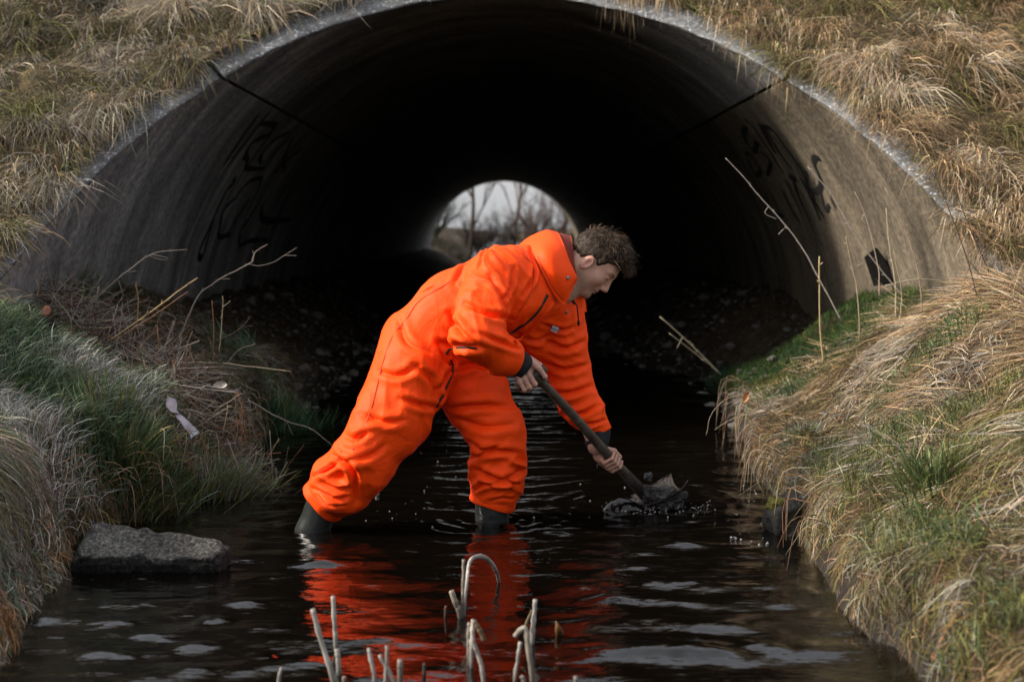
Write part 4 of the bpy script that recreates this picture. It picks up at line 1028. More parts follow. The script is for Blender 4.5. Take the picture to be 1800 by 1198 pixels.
# stitched trouser hems
for (h_, c_, r_, ext) in ((hemR, caR, 0.083, 0.024), (hemL, shinL, 0.0815, 0.018)):
    u = nrm((h_ - c_)[None])[0]; prof = [(-0.030, -0.004), (-0.024, 0.0005), (-0.004, 0.0025), (ext - 0.004, 0.0040), (ext, 0.0025), (ext, -0.004), (ext - 0.02, -0.010)]
    e1 = nrm(np.cross(u, A((0, 1, 0.1)))[None])[0]; e2 = np.cross(u, e1); a = np.arange(40) * 2 * np.pi / 40
    wob = 1 + 0.035 * np.sin(2 * a + 0.6) + 0.02 * np.sin(5 * a + 1.3) + 0.012 * np.sin(9 * a)
    G = np.stack([h_ + u * (t_ + 0.003 * np.sin(3 * a))[:, None] + ((r_ + dr_) * wob)[:, None] * (np.cos(a)[:, None] * e1 + np.sin(a)[:, None] * e2) for t_, dr_ in prof], 1)
    obj('hem', G.reshape(-1, 3), grid_faces(40, len(prof), wrap_u=True), M['orange'], parent=person)

# collar: a standing, folded-over band round the neck with a pointed flap on the near side
NA = nrm((head_world(-0.03, 0, -0.05) - upper)[None])[0]; NC0 = upper + NA * 0.015
c_r = nrm(np.cross(NA, A((0, -1, 0)))[None])[0]; c_f = np.cross(c_r, NA)
def band(pts_outer, thick=0.006):
    """closed sheet from a (n,m,3) grid of points"""
    G = np.asarray(pts_outer); n, m = G.shape[:2]
    du = np.gradient(G, axis=0); dv = np.gradient(G, axis=1); N_ = np.cross(du, dv); N_ /= np.linalg.norm(N_, axis=-1)[..., None] + 1e-9
    V2 = np.concatenate([(G + N_ * thick / 2).reshape(-1, 3), (G - N_ * thick / 2).reshape(-1, 3)])
    f = grid_faces(n, m); k = n * m
    F_ = [f, f[:, ::-1] + k]
    idx = np.arange(k).reshape(n, m)
    for a, b in ((idx[0, :-1], idx[0, 1:]), (idx[-1, 1:], idx[-1, :-1]), (idx[1:, 0], idx[:-1, 0]), (idx[:-1, -1], idx[1:, -1])):
        F_.append(np.stack([b, a, a + k, b + k], 1))
    return V2, np.concatenate(F_)
def from_px(grid, ys):
    """grid of pixel points with distances -> surface"""
    return np.array([[W(px, py, y) for (px, py), y in zip(row, yr)] for row, yr in zip(grid, ys)])
def spline_grid(G, nu, nv):
    G = np.array([smooth_path(list(r), nv) for r in G])
    return np.array([smooth_path(list(G[:, j]), nu) for j in range(nv)]).transpose(1, 0, 2)
# near flap and the roll behind the neck (rows run from the shoulder seam up to the free edge)
rows = [[(905, 440, 5.30), (918, 436, 5.20), (940, 452, 5.08), (958, 486, 5.05), (976, 520, 5.07), (992, 535, 5.10)],
        [(928, 420, 5.32), (938, 420, 5.22), (956, 438, 5.07), (975, 472, 5.035), (990, 505, 5.06), (999, 520, 5.10)],
        [(955, 408, 5.32), (962, 408, 5.23), (978, 432, 5.10), (994, 466, 5.075), (1007, 490, 5.085), (1008, 500, 5.11)],
        [(972, 411, 5.32), (980, 411, 5.24), (990, 432, 5.125), (1001, 462, 5.10), (1013, 487, 5.095), (1012, 493, 5.11)]]
G = spline_grid([[W(*q_) for q_ in r] for r in rows], 16, 34)
V2, F2 = band(G, 0.009); collar = obj('collar', V2, F2, M['orange'], parent=person); collar['label'] = 'stiff turned-up orange collar with a snap'
rows = [[(938, 424, 5.31), (962, 418, 5.26), (984, 440, 5.16), (997, 470, 5.12), (1004, 488, 5.12)],
        [(975, 412, 5.33), (985, 413, 5.27), (994, 432, 5.18), (1003, 462, 5.13), (1010, 484, 5.12)],
        [(1000, 416, 5.36), (1004, 417, 5.28), (1006, 434, 5.20), (1008, 460, 5.15), (1012, 482, 5.13)]]
G = spline_grid([[W(*q_) for q_ in r] for r in rows], 10, 26)
V2, F2 = band(G, 0.006); obj('collar_lining', V2, F2, M['lining'], parent=person)
rows = [[(985, 556, 5.19), (1000, 548, 5.20), (1018, 545, 5.24), (1030, 548, 5.30)],
        [(990, 540, 5.18), (1004, 530, 5.19), (1019, 526, 5.22), (1028, 530, 5.28)],
        [(1000, 528, 5.18), (1010, 520, 5.19), (1020, 519, 5.21), (1026, 522, 5.26)]]
G = spline_grid([[W(*q_) for q_ in r] for r in rows], 10, 20)
V2, F2 = band(G, 0.007); obj('collar_flap', V2, F2, M['orange'], parent=person)
# grey T-shirt edge and dark inner collar seen in the open neck
rows = [[(975, 535, 5.15), (990, 540, 5.17), (1008, 535, 5.22)], [(985, 518, 5.145), (1000, 516, 5.17), (1018, 518, 5.23)]]
G = spline_grid([[W(*q_) for q_ in r] for r in rows], 8, 12)
V2, F2 = band(G, 0.006); obj('inner_collar', V2, F2, M['zip'], parent=person)

def strip_on(name, pts, w, m_, lift=0.003, parent=person, n=18, src=on_suit, round_=False):
    sp = smooth_path([A((a, b, 0)) for a, b in pts], n); C_ = []; N_ = []
    for s in sp:
        h, nn = src(s[0], s[1], lift)
        if h is not None: C_.append(h); N_.append(nn)
    if len(C_) < 3: return None
    C_ = np.array(C_); N_ = np.array(N_)
    for _ in range(2): C_[1:-1] = (C_[:-2] + 2 * C_[1:-1] + C_[2:]) / 4
    tg = np.gradient(C_, axis=0); s = nrm(np.cross(tg, N_))
    Vv = np.stack([C_ - s * w / 2 - N_ * lift * 1.6, C_ - s * w / 2, C_ + N_ * w * 0.12, C_ + s * w / 2, C_ + s * w / 2 - N_ * lift * 1.6], 1)
    return obj(name, Vv.reshape(-1, 3), grid_faces(len(C_), 5), m_, parent=parent)
strip_on('zip', [(962, 518), (950, 540), (932, 562), (905, 580), (896, 588)], 0.010, M['zip'], 0.004)
strip_on('zip_flap', [(972, 532), (960, 548), (940, 572), (915, 594), (905, 602)], 0.016, M['orange'], 0.006)
strip_on('pocket_zip', [(785, 622), (790, 614), (810, 611), (838, 613)], 0.007, M['zip'], 0.004)
strip_on('pocket_zip', [(792, 632), (797, 645), (790, 668), (774, 702), (768, 714)], 0.006, M['zip'], 0.004)
strip_on('seam', [(800, 490), (770, 508), (735, 530), (715, 560), (690, 590), (672, 640)], 0.004, M['stitch'], 0.002, n=30)
strip_on('seam', [(672, 640), (660, 690), (645, 740), (620, 790)], 0.004, M['stitch'], 0.002, n=26)
strip_on('seam', [(885, 430), (915, 445), (938, 470), (934, 510), (905, 560)], 0.004, M['stitch'], 0.002, n=30)
strip_on('seam', [(536, 858), (555, 878), (580, 896), (600, 899)], 0.003, M['stitch'], 0.002)
strip_on('seam', [(829, 888), (850, 891), (880, 891), (904, 887)], 0.003, M['stitch'], 0.002)
strip_on('seam', [(600, 792), (586, 815), (545, 838)], 0.003, M['stitch'], 0.002)
# snap on the collar, chest badge, drawstring
def on_mesh(o_parts):
    vs_, fs_ = [], []; off = 0
    for o in o_parts:
        m_ = o.data; o0 = A(o.parent['_o']) if o.parent else A(o['_o'])
        vs_ += [tuple(A(v.co) + o0) for v in m_.vertices]; fs_ += [tuple(i + off for i in p.vertices) for p in m_.polygons]; off = len(vs_)
    return BVHTree.FromPolygons(vs_, fs_)
bc = on_mesh([collar])
def on_collar(px, py, lift):
    d = ray(px, py).normalized(); h = bc.ray_cast(CAM, d)
    if h[0] is None: return None, None
    n = h[1] if h[1].dot(d) < 0 else -h[1]
    return A(h[0] + n * lift), A(n)
def disc(name, c, n, r, m_, parent, dome=0.35, seg=14):
    n = A(n); u = np.cross(n, A((0.3, 0.1, 1))); u /= np.linalg.norm(u); v = np.cross(n, u)
    mb = MB(); rings = []
    for rr_, hh in ((r, -0.3 * r), (r, 0.05 * r), (0.75 * r, dome * r), (0.3 * r, dome * 0.8 * r)):
        a = np.arange(seg) * 2 * np.pi / seg
        rings.append(A(c) + rr_ * (np.cos(a)[:, None] * u + np.sin(a)[:, None] * v) + n * hh)
    Vv = np.concatenate(rings + [(A(c) + n * dome * 0.75 * r)[None]])
    Qd = [(i * seg + k, i * seg + (k + 1) % seg, (i + 1) * seg + (k + 1) % seg, (i + 1) * seg + k) for i in range(3) for k in range(seg)]
    Td = [(3 * seg + k, 3 * seg + (k + 1) % seg, 4 * seg) for k in range(seg)]
    mb.add(Vv, Qd, Td); return mb.build(name, m_, parent=parent)
c_, n_ = on_collar(998, 488, 0.003)
if c_ is not None: disc('snap', c_, n_, 0.0075, M['metal'], collar)
strip_on('collar_seam', [(945, 450), (962, 486), (978, 512), (990, 524)], 0.003, M['stitch'], 0.002, parent=collar, src=on_collar)
c_, n_ = on_suit(995, 548, 0.004)
if c_ is not None: disc('snap', c_, n_, 0.006, M['metal'], person)
# the badge lies on the plane of the cloth under it
hits = {k: on_suit(976 + 7 * k[0], 574 + 7 * k[1], 0.0)[0] for k in ((-1, -1), (1, -1), (-1, 1), (1, 1), (0, 0), (-1, 0), (1, 0), (0, -1), (0, 1))}
c_ = hits[(0, 0)]
if all(v is not None for v in hits.values()):
    hx = nrm((hits[(1, 0)] - hits[(-1, 0)])[None])[0]; hy = nrm((hits[(0, -1)] - hits[(0, 1)])[None])[0]
    n_ = np.cross(hx, hy); n_ = nrm((n_ if n_[1] < 0 else -n_)[None])[0]; n_ = nrm((n_ + A((0.1, -0.5, 0.1)))[None])[0]
    mid = np.mean(list(hits.values()), 0); c_ = mid + n_ * (max((v - mid) @ n_ for v in hits.values()) + 0.002)
    tx = nrm((A((0.88, 0.1, -0.36)) - n_ * (A((0.88, 0.1, -0.36)) @ n_))[None])[0]; ty = np.cross(n_, tx); ty = ty if ty[2] > 0 else -ty
    g0 = np.array([[c_ + tx * a * 0.0145 + ty * b * 0.0125 for b in (-1, 0, 1)] for a in (-1, -0.3, 0.3, 1)])
    V2, F2 = band(g0, 0.003); badge = obj('badge', V2, F2, M['print_dark'], parent=person, smooth=False)
    badge['label'] = 'small grey badge lettered in dark capitals'
    g1 = g0 + n_ * 0.0018; cc = g1.reshape(-1, 3).mean(0); g1 = cc + (g1 - cc) * 0.88
    V2, F2 = band(g1, 0.003); obj('badge_face', V2, F2, M['patch'], parent=badge, smooth=False)
def text_on(name, body, c, tx, ty, size, m_, parent, extrude=0.0003):
    cu = bpy.data.curves.new(name, 'FONT'); cu.body = body; cu.size = size; cu.extrude = extrude; cu.align_x = 'CENTER'; cu.align_y = 'CENTER'
    to = bpy.data.objects.new(name, cu); COL.objects.link(to)
    tx = A(tx); ty = A(ty); tz = np.cross(tx, ty)
    Mx = Matrix.Identity(4)
    for i in range(3): Mx[i][0] = tx[i]; Mx[i][1] = ty[i]; Mx[i][2] = tz[i]
    o0 = A(parent['_o']) if parent is not None else np.zeros(3)
    for i in range(3): Mx[i][3] = c[i] - o0[i]
    dg = bpy.context.evaluated_depsgraph_get()
    me = bpy.data.meshes.new_from_object(to.evaluated_get(dg))
    bpy.data.objects.remove(to); 
    me.transform(Mx); me.materials.clear(); me.materials.append(m_)
    o = bpy.data.objects.new(name, me); COL.objects.link(o); o.parent = parent; o['_o'] = list(o0)
    return o
if c_ is not None: text_on('lettering', 'OCL', c_ + n_ * 0.0042, tx, ty, 0.0125, M['print_dark'], badge)
# drawstring with toggle, hanging from the far collar flap
sp = smooth_path([W(1008, 531, 5.165), W(1014, 538, 5.16), (W(1016, 552, 5.165)), W(1017, 566, 5.18)], 12)
V_, Q_, T_ = tube(sp, 0.0024, 6); mb = MB(); mb.add(V_, Q_, T_); ds = mb.build('drawstring', M['zip'], parent=person)
V_, Q_, T_ = tube([W(1017, 563, 5.178), W(1017, 567, 5.18), W(1017, 572, 5.182)], [0.004, 0.0055, 0.004], 8); mb = MB(); mb.add(V_, Q_, T_); mb.build('toggle', M['zip'], parent=ds)
V_, Q_, T_ = tube([W(1006, 528, 5.162), W(1011, 534, 5.16)], [0.006, 0.005], 8); mb = MB(); mb.add(V_, Q_, T_); mb.build('cord_stop', M['zip'], parent=ds)

# black wrist cuffs
for (a, b, r0, r1) in ((wrR - nrm((wrR - faR)[None])[0] * 0.012, wristR + HDR * 0.042, 0.049, 0.045), (wrL - nrm((wrL - faL)[None])[0] * 0.012, wristL + nrm((LC - wristL)[None])[0] * 0.006, 0.048, 0.040)):
    pts = smooth_path([a, a * 0.5 + b * 0.5, b], 9)
    rad = np.interp(np.linspace(0, 1, 9), [0, 0.5, 1], [r0, (r0 + r1) / 2 + 0.002, r1])
    V_, Q_, T_ = tube(pts, rad, 22); 
    V_ = V_ + 0.0022 * vnoise(V_ * 60, 91)[:, None] * nrm(V_ - pts.mean(0))
    mb = MB(); mb.add(V_, Q_, T_); cf = mb.build('cuff', M['cuff'], parent=person)
    e = nrm((b - a)[None])[0]; rp = a + (b - a) * 0.72
    V_, Q_, T_ = tube([rp - e * 0.004, rp, rp + e * 0.004], [(r0 + r1) / 2 - 0.001, (r0 + r1) / 2 + 0.002, (r0 + r1) / 2 - 0.002], 22); mb = MB(); mb.add(V_, Q_, T_); mb.build('strap', M['zip'], parent=cf)
# gold ring on the ring finger of the near hand
off = FR[2][0]; k0_ = T_BAR + BAR * off + HDR * 0.017 + NMR * 0.022
ra = nrm((HDR * 0.9 - NMR * 0.25)[None])[0]; u = BAR; v = np.cross(ra, u)
pts = np.array([k0_ + 0.0102 * (math.cos(a) * u + math.sin(a) * v) for a in np.linspace(0, 2 * math.pi, 17)])
V_, Q_, T_ = tube(pts, 0.0017, 6, cap=False); mb = MB(); mb.add(V_, Q_); mb.build('ring', M['gold'], parent=person)

# rubber boots: shaft leaning with the shin, ankle and foot under water
def boot(hem, ank, toe_dir, r_top, label):
    ax = nrm((ank - hem)[None])[0]; foot_c = ank + A((0, 0, -0.06))
    toe = ank + A((toe_dir[0], toe_dir[1], 0)) * 0.17 + A((0, 0, -0.075))
    heel = ank - A((toe_dir[0], toe_dir[1], 0)) * 0.045 + A((0, 0, -0.07))
    top = hem - ax * 0.06
    def f(p):
        d = s_cap(p, top, hem * 0.5 + ank * 0.5, r_top, r_top * 0.90)
        d = smin(d, s_cap(p, hem * 0.5 + ank * 0.5, ank, r_top * 0.90, r_top * 0.80), 0.02)
        d = smin(d, s_cap(p, heel, toe, 0.048, 0.043), 0.05)
        d = smin(d, s_cap(p, ank, foot_c, 0.055, 0.05), 0.03)
        return d + 0.0016 * vnoise(p * 35, 95)
    al = np.array([top, ank, toe, heel, foot_c])
    Vb, Qb = sdf_mesh(f, al.min(0) - 0.11, al.max(0) + 0.11, 0.008)
    o = obj('boot', relax(Vb, Qb, 2), Qb, M['rubber'], parent=person); o['label'] = label
    return o
bR = boot(hemR, W(525, 992, 5.06), (0.93, -0.35), 0.064, 'dark rubber boot of the trailing leg with white lettering')
bL = boot(hemL, W(864, 985, 5.22), (0.93, -0.3), 0.068, 'dark rubber boot of the forward leg in the water')
bb = on_mesh([bR])
def on_boot(px, py, lift):
    d = ray(px, py).normalized(); h = bb.ray_cast(CAM, d)
    if h[0] is None: return None, None
    n = h[1] if h[1].dot(d) < 0 else -h[1]
    return A(h[0] + n * lift), A(n)
c_, n_ = on_boot(525, 898, 0.004); c2_, _ = on_boot(534, 902, 0.004)
if c_ is not None and c2_ is not None:
    tx = nrm((c2_ - c_)[None])[0]; n_ = nrm((n_ - tx * (n_ @ tx))[None])[0]; ty = np.cross(n_, tx)
    if ty[2] < 0: ty = -ty
    text_on('lettering', 'DUNLOP', (c_ + c2_) / 2 + ty * 0.001, tx, ty, 0.0105, M['print_white'], bR)
strip_on('print_line', [(521, 881), (523, 884), (527, 889)], 0.0025, M['print_white'], 0.003, parent=bR, src=on_boot)

# hair: a cap of short brown strands, longer on top and swept over the forehead
def hair_cap(p):
    q_ = hl(p)
    d = s_ell(q_, (-0.014, 0, 0.030), (0.106, 0.081, 0.094))
    top = s_ell(q_, (0.012, 0, 0.062), (0.090, 0.066, 0.076))
    d = smin(d, top, 0.02)
    # hairline: keep what lies above and behind the line forehead - temple - ear - nape
    line = np.where(q_[:, 0] > 0.0, 0.058 - 0.0 * q_[:, 0], 0.0)
    keep = np.minimum(q_[:, 2] - np.interp(q_[:, 0], [-0.12, -0.06, -0.03, 0.0, 0.02, 0.045, 0.075, 0.12], [-0.075, -0.070, -0.005, 0.008, -0.012, 0.040, 0.066, 0.07]), 1)
    d = smax(d, -keep, 0.012)
    return d * HS + 0.004 * vnoise(p * A((60, 60, 60)), 97) + 0.0025 * vnoise(p * 140, 98)
HVb, HQb = sdf_mesh(hair_cap, HO - 0.17, HO + 0.17, 0.004)
hc = np.tile(A((0.025, 0.016, 0.010)), (len(HVb), 1)) * (1 + 0.3 * vnoise(HVb * 90, 99)[:, None])
hair = obj('hair', HVb, HQb, M['hair'], parent=person, col=hc)
hair['label'] = 'short brown hair, longer on top and falling forward'
n = 9000
i = RNG.integers(0, len(HVb), n); p0 = HVb[i]; ql = hl(p0); VNh = vert_normals(HVb, HQb)[i]
ok = (np.einsum('ij,ij->i', VNh, p0 - HO) > 0); p0, ql, VNh = p0[ok], ql[ok], VNh[ok]; n = len(p0)
topw = sstep((ql[:, 2] - 0.045) / 0.05)
Ln = (0.008 + 0.022 * topw) * RNG.uniform(0.6, 1.3, n)
swirl = np.stack([vnoise(p0 * 28, 101), vnoise(p0 * 28 + 9, 102), vnoise(p0 * 28 + 17, 103)], 1)
tl = topw[:, None] * (HF * 0.9 - HL * 0.25) + (1 - topw)[:, None] * (-HU * 0.8 - HF * 0.35) + 0.9 * swirl
tl = tl - VNh * np.sum(tl * VNh, 1)[:, None] * 0.8 + VNh * (0.05 + 0.12 * topw[:, None]) + RNG.normal(0, 0.18, (n, 3))
cw = palette(n, [(0.022, 0.014, 0.009), (0.045, 0.028, 0.017), (0.10, 0.062, 0.036)], [0.45, 0.4, 0.15], jit=0.25)
ho = grass('hair_strands', p0 - VNh * 0.002, VNh, tl, Ln, Ln * 0.18, 0.004 * topw, np.full(n, 0.0017), cw, '', curl=0.35, seg=4, parent=hair)
ho.data.materials.clear(); ho.data.materials.append(M['hair'])
n = 420
i = RNG.integers(0, len(HVb), n); p0 = HVb[i]; VNh = vert_normals(HVb, HQb)[i]; ok = (hl(p0)[:, 2] > 0.055) & (np.einsum('ij,ij->i', VNh, p0 - HO) > 0); p0, VNh = p0[ok], VNh[ok]; n = len(p0)
tl = VNh * 0.45 + HF * 0.5 + RNG.normal(0, 0.45, (n, 3)); Ln = RNG.uniform(0.018, 0.042, n)
so = grass('stray_strands', p0, VNh, tl, Ln, Ln * 0.2, Ln * 0.3, np.full(n, 0.0013), palette(n, [(0.05, 0.032, 0.02), (0.12, 0.078, 0.046)], [1, 1], jit=0.25), '', curl=0.6, seg=4, parent=hair)
so.data.materials.clear(); so.data.materials.append(M['hair'])
# forelock curls hanging forward of the brow
n = 420
s_ = RNG.uniform(-0.05, 0.05, n); p0 = np.array([head_world(0.075 + RNG.uniform(-0.012, 0.012), a, 0.088 + RNG.uniform(-0.012, 0.01)) for a in s_])
tl = HF * 0.85 - HU * 0.35 + RNG.normal(0, 0.3, (n, 3)); Ln = RNG.uniform(0.02, 0.048, n)
fo = grass('forelock', p0, np.tile(HU, (n, 1)), tl, Ln, Ln * 0.3, Ln * 0.25, np.full(n, 0.0018), palette(n, [(0.035, 0.022, 0.014), (0.09, 0.057, 0.034)], [1, 1]), '', curl=0.5, seg=4, parent=hair)
fo.data.materials.clear(); fo.data.materials.append(M['hair'])

# ------------------------------------------------------------------ shovel
M['shaft'] = mat('worn_ash_shaft', noise_cols=[(0.3, (0.030, 0.024, 0.018)), (0.55, (0.075, 0.058, 0.042)), (0.75, (0.13, 0.10, 0.072))], scale=18, rough=0.55, spec=0.35, bump=0.25, bscale=60)
M['mud'] = mat('wet_mud', noise_cols=[(0.3, (0.008, 0.008, 0.009)), (0.7, (0.035, 0.032, 0.03))], scale=30, rough=0.38, spec=0.4, bump=0.8, bscale=70)
M['blade'] = mat('rusty_blade', noise_cols=[(0.35, (0.012, 0.010, 0.009)), (0.62, (0.035, 0.024, 0.018)), (0.8, (0.15, 0.09, 0.05))], scale=25, rough=0.65, spec=0.3, bump=0.6)
shovel = empty('shovel', tuple(SH_END))
tag(shovel, 'long-handled shovel with T grip, its muddy blade breaking the water', 'shovel')
pts = smooth_path([SH_TOP, SH_TOP + SAX * 0.25 + A((0.002, 0, 0.002)), SH_TOP + SAX * 0.5, SH_END + SAX * 0.02], 26)
V_, Q_, T_ = tube(pts, [0.0155, 0.0165, 0.0175, 0.0185, 0.019], 14); mb = MB(); mb.add(V_, Q_, T_); mb.build('shaft', M['shaft'], parent=shovel)
V_, Q_, T_ = tube(smooth_path([T_BAR - BAR * 0.062, T_BAR - BAR * 0.058, T_BAR, T_BAR + BAR * 0.056, T_BAR + BAR * 0.062], 18), [0.010, 0.0155, 0.0155, 0.0155, 0.0155, 0.0155, 0.010], 14); mb = MB(); mb.add(V_, Q_, T_); mb.build('grip', M['shaft'], parent=shovel)
V_, Q_, T_ = tube([SH_END - SAX * 0.15, SH_END - SAX * 0.07, SH_END + SAX * 0.04], [0.0205, 0.0225, 0.024], 14); mb = MB(); mb.add(V_, Q_, T_); sk = mb.build('socket', M['blade'], parent=shovel)
# dished blade: turned nearly level, its far edge lifting out of the water
bx = nrm(A((0.94, 0.30, 0.02))[None])[0]; by = nrm(np.cross(A((0, 0, 1)), bx)[None])[0]; bz = np.cross(bx, by)
nu, nv = 20, 16; Gd = np.zeros((nu, nv, 3))
for i_ in range(nu):
    for j_ in range(nv):
        uu = i_ / (nu - 1); vv = j_ / (nv - 1) * 2 - 1
        wdt = 0.105 * (0.9 + 0.12 * uu) * (1 - 0.55 * max(0, uu - 0.75) / 0.25 * abs(vv) * 0.5)
        z_ = -0.036 + 0.040 * vv * vv * (0.4 + 0.8 * uu) + 0.045 * uu * uu
        Gd[i_, j_] = SH_END + bx * (-0.015 + 0.165 * uu) + by * (wdt * vv) + A((0, 0, 1)) * z_
V2, F2 = band(Gd, 0.004); blade = obj('blade', V2, F2, M['blade'], parent=shovel); blade['label'] = 'dished blade coated with dark wet mud'
def lump(name, c, r, m_, parent=None, seed=0, sub=3, amp=0.25, freq=30, origin=None, tint=None):
    n_t, n_p = 10 * sub // 2, 14 * sub // 2
    t_ = np.linspace(0, np.pi, n_t); p_ = np.arange(n_p) * 2 * np.pi / n_p
    TT, PP = np.meshgrid(t_, p_, indexing='ij')
    u_ = np.stack([np.sin(TT) * np.cos(PP), np.sin(TT) * np.sin(PP), np.cos(TT)], -1).reshape(-1, 3)
    Vv = u_ * A(r); dn = 1 + amp * vnoise(Vv * freq + seed * 3.7, seed) + amp * 0.5 * vnoise(Vv * freq * 2.3 + seed, seed + 1)
    Vv = A(c) + Vv * dn[:, None]
    f_ = np.array([(i_ * n_p + k, (i_ + 1) * n_p + k, (i_ + 1) * n_p + (k + 1) % n_p, i_ * n_p + (k + 1) % n_p) for i_ in range(n_t - 1) for k in range(n_p)])
    return obj(name, Vv, f_, m_, parent=parent, origin=origin, col=None if tint is None else np.tile(A(tint), (len(Vv), 1)))
mud = lump('mud', W(1165, 880, 5.45), (0.085, 0.075, 0.055), M['mud'], parent=blade, seed=3, sub=6, amp=0.35, freq=38)
lump('mud', W(1140, 838, 5.42), (0.016, 0.014, 0.018), M['mud'], parent=blade, seed=5, sub=4, amp=0.4, freq=70)
lump('mud', W(1136, 866, 5.42), (0.022, 0.02, 0.034), M['mud'], parent=blade, seed=8, sub=4, amp=0.4, freq=60)

# ------------------------------------------------------------------ concrete slab, rocks, rubble
def frame_box(name, corners_top, corners_bot, m_, label, cat, n=(16, 10, 6), amp=0.006, freq=30, seed=1):
    """rough block between a top quad and a bottom quad (4 points each, same order)"""
    ct = np.array(corners_top); cb = np.array(corners_bot)
    def bil(c, u, v): return (c[0] * (1 - u) * (1 - v) + c[1] * u * (1 - v) + c[2] * u * v + c[3] * (1 - u) * v)
    nu, nv, nw = n
    mb = MB()
    def sheet(fn, a, b):
        U, Vv = np.meshgrid(np.linspace(0, 1, a), np.linspace(0, 1, b), indexing='ij')
        pts = np.array([fn(u, v) for u, v in zip(U.ravel(), Vv.ravel())]); au = np.abs(2 * U.ravel() - 1); av = np.abs(2 * Vv.ravel() - 1)
        cen_ = (ct.mean(0) + cb.mean(0)) / 2; k_ = 1 - 0.07 * np.maximum(au, av) ** 7 - 0.10 * (au * av) ** 5
        pts = cen_ + (pts - cen_) * k_[:, None]
        mb.add(pts, grid_faces(a, b))
    sheet(lambda u, v: bil(ct, u, v), nu, nv); sheet(lambda u, v: bil(cb, 1 - u, v), nu, nv)
    for i in range(4):
        j = (i + 1) % 4
        sheet(lambda u, v, i=i, j=j: (cb[i] * (1 - u) + cb[j] * u) * (1 - v) + (ct[i] * (1 - u) + ct[j] * u) * v, nu, nw)
    Vv = np.concatenate(mb.V); c = Vv.mean(0)
    e = nrm(Vv - c)
    Vv = Vv + e * (amp * vnoise(Vv * freq, seed) + amp * 0.6 * vnoise(Vv * freq * 3, seed + 1))[:, None]
    wet = np.where(Vv[:, 2] < 0.05 + 0.018 * vnoise(Vv * 22, 4), 0.22, 1.0)
    o = obj(name, Vv, mb.faces(), m_, origin=tuple(cb.mean(0)), smooth=False, col=np.stack([wet, wet, wet], 1) * (0.75 + 0.35 * vnoise(Vv * 9, 6))[:, None]); tag(o, label, cat)
    return o
zt = 0.115
top = [A(PZ(120, 984, 0.045)), A(PZ(388, 982, 0.05)), A(PZ(408, 946, 0.085)), A(PZ(160, 906, 0.15))]
bot = [A(PZ(132, 1006, -0.02)), A(PZ(388, 1008, -0.02)), A(PZ(402, 975, -0.02)), A(PZ(150, 960, -0.02))]
for b_ in bot: b_[2] = -0.2
frame_box('concrete_slab', top, bot, M['slab'], 'broken grey concrete slab lying in the water at the left bank', 'slab', n=(60, 34, 14), amp=0.014, freq=9)
def boulder(name, c, r, m_, label, cat, seed, tint=(0.12, 0.11, 0.10), sub=8, amp=0.35, freq=12):
    o = lump(name, c, r, m_, seed=seed, sub=sub, amp=amp, freq=freq, origin=(c[0], c[1], c[2] - r[2]), tint=tint); tag(o, label, cat); return o
rk = boulder('mossy_rock', A((1.05, 5.02, 0.03)), (0.105, 0.10, 0.105), M['stone'], 'dark rock with a yellow mossy edge at the right water line', 'rock', 21, tint=(0.032, 0.031, 0.028), sub=14, amp=0.34, freq=13)
ms = lump('moss', A((0.97, 4.98, 0.10)), (0.035, 0.04, 0.032), M['moss'], parent=rk, seed=25, sub=5, amp=0.3, freq=40)
# rubble stones inside the tunnel: six shapes, copied
protos = []
for k in range(6):
    s_ = 1.0
    n_t, n_p = 7, 9
    t_ = np.linspace(0, np.pi, n_t); p_ = np.arange(n_p) * 2 * np.pi / n_p
    TT, PP = np.meshgrid(t_, p_, indexing='ij')
    u_ = np.stack([np.sin(TT) * np.cos(PP), np.sin(TT) * np.sin(PP), np.cos(TT)], -1).reshape(-1, 3)
    u_ = u_ * (1 + 0.32 * vnoise(u_ * 1.6 + k * 5.1, 200 + k))[:, None] * A((1.0, 0.8, 0.55))
    f_ = np.array([(i_ * n_p + q_, (i_ + 1) * n_p + q_, (i_ + 1) * n_p + (q_ + 1) % n_p, i_ * n_p + (q_ + 1) % n_p) for i_ in range(n_t - 1) for q_ in range(n_p)])
    g_ = random.uniform(0.7, 1.25)
    me = build_mesh('stone', u_, f_, smooth=False, col=np.tile(A((0.15, 0.14, 0.125)) * g_, (len(u_), 1))); me.materials.append(M['stone']); protos.append(me)
def stones(side, n, label, group):
    c = 0; tries = 0; spots = []
    while c < n and tries < 30000:
        tries += 1
        y = 7.6 + 9.5 * random.random() ** 1.7
        e = random.random() ** 1.3 * 1.15 - 0.06
        x = (xl(y) - e) if side < 0 else (xr(y) + e)
        z = float(ground_z(x, y))
        if y < 8.6 and e > 0.35: continue
        if math.hypot(x, z - ZC) > R_IN - 0.06: continue
        r = random.choice((0.018, 0.024, 0.03, 0.036, 0.05)) * random.uniform(0.8, 1.25)
        if any((x - a) ** 2 + (y - b) ** 2 < (r + q_) ** 2 * 0.8 for a, b, q_ in spots): continue
        spots.append((x, y, r))
        o = bpy.data.objects.new('stone', protos[random.randrange(6)]); COL.objects.link(o)
        o.location = (x, y, max(z, -0.03) + r * 0.25); o.scale = (r, r * random.uniform(0.8, 1.1), r * random.uniform(0.8, 1.2)); o.rotation_euler = (random.uniform(-0.4, 0.4), random.uniform(-0.4, 0.4), random.uniform(0, 6.28))
        tag(o, label, 'stone', group); c += 1
stones(-1, 150, 'small grey rubble stone on the left bank inside the tunnel', 'rubble on the left tunnel bank')
stones(1, 150, 'small grey rubble stone on the right bank inside the tunnel', 'rubble on the right tunnel bank')
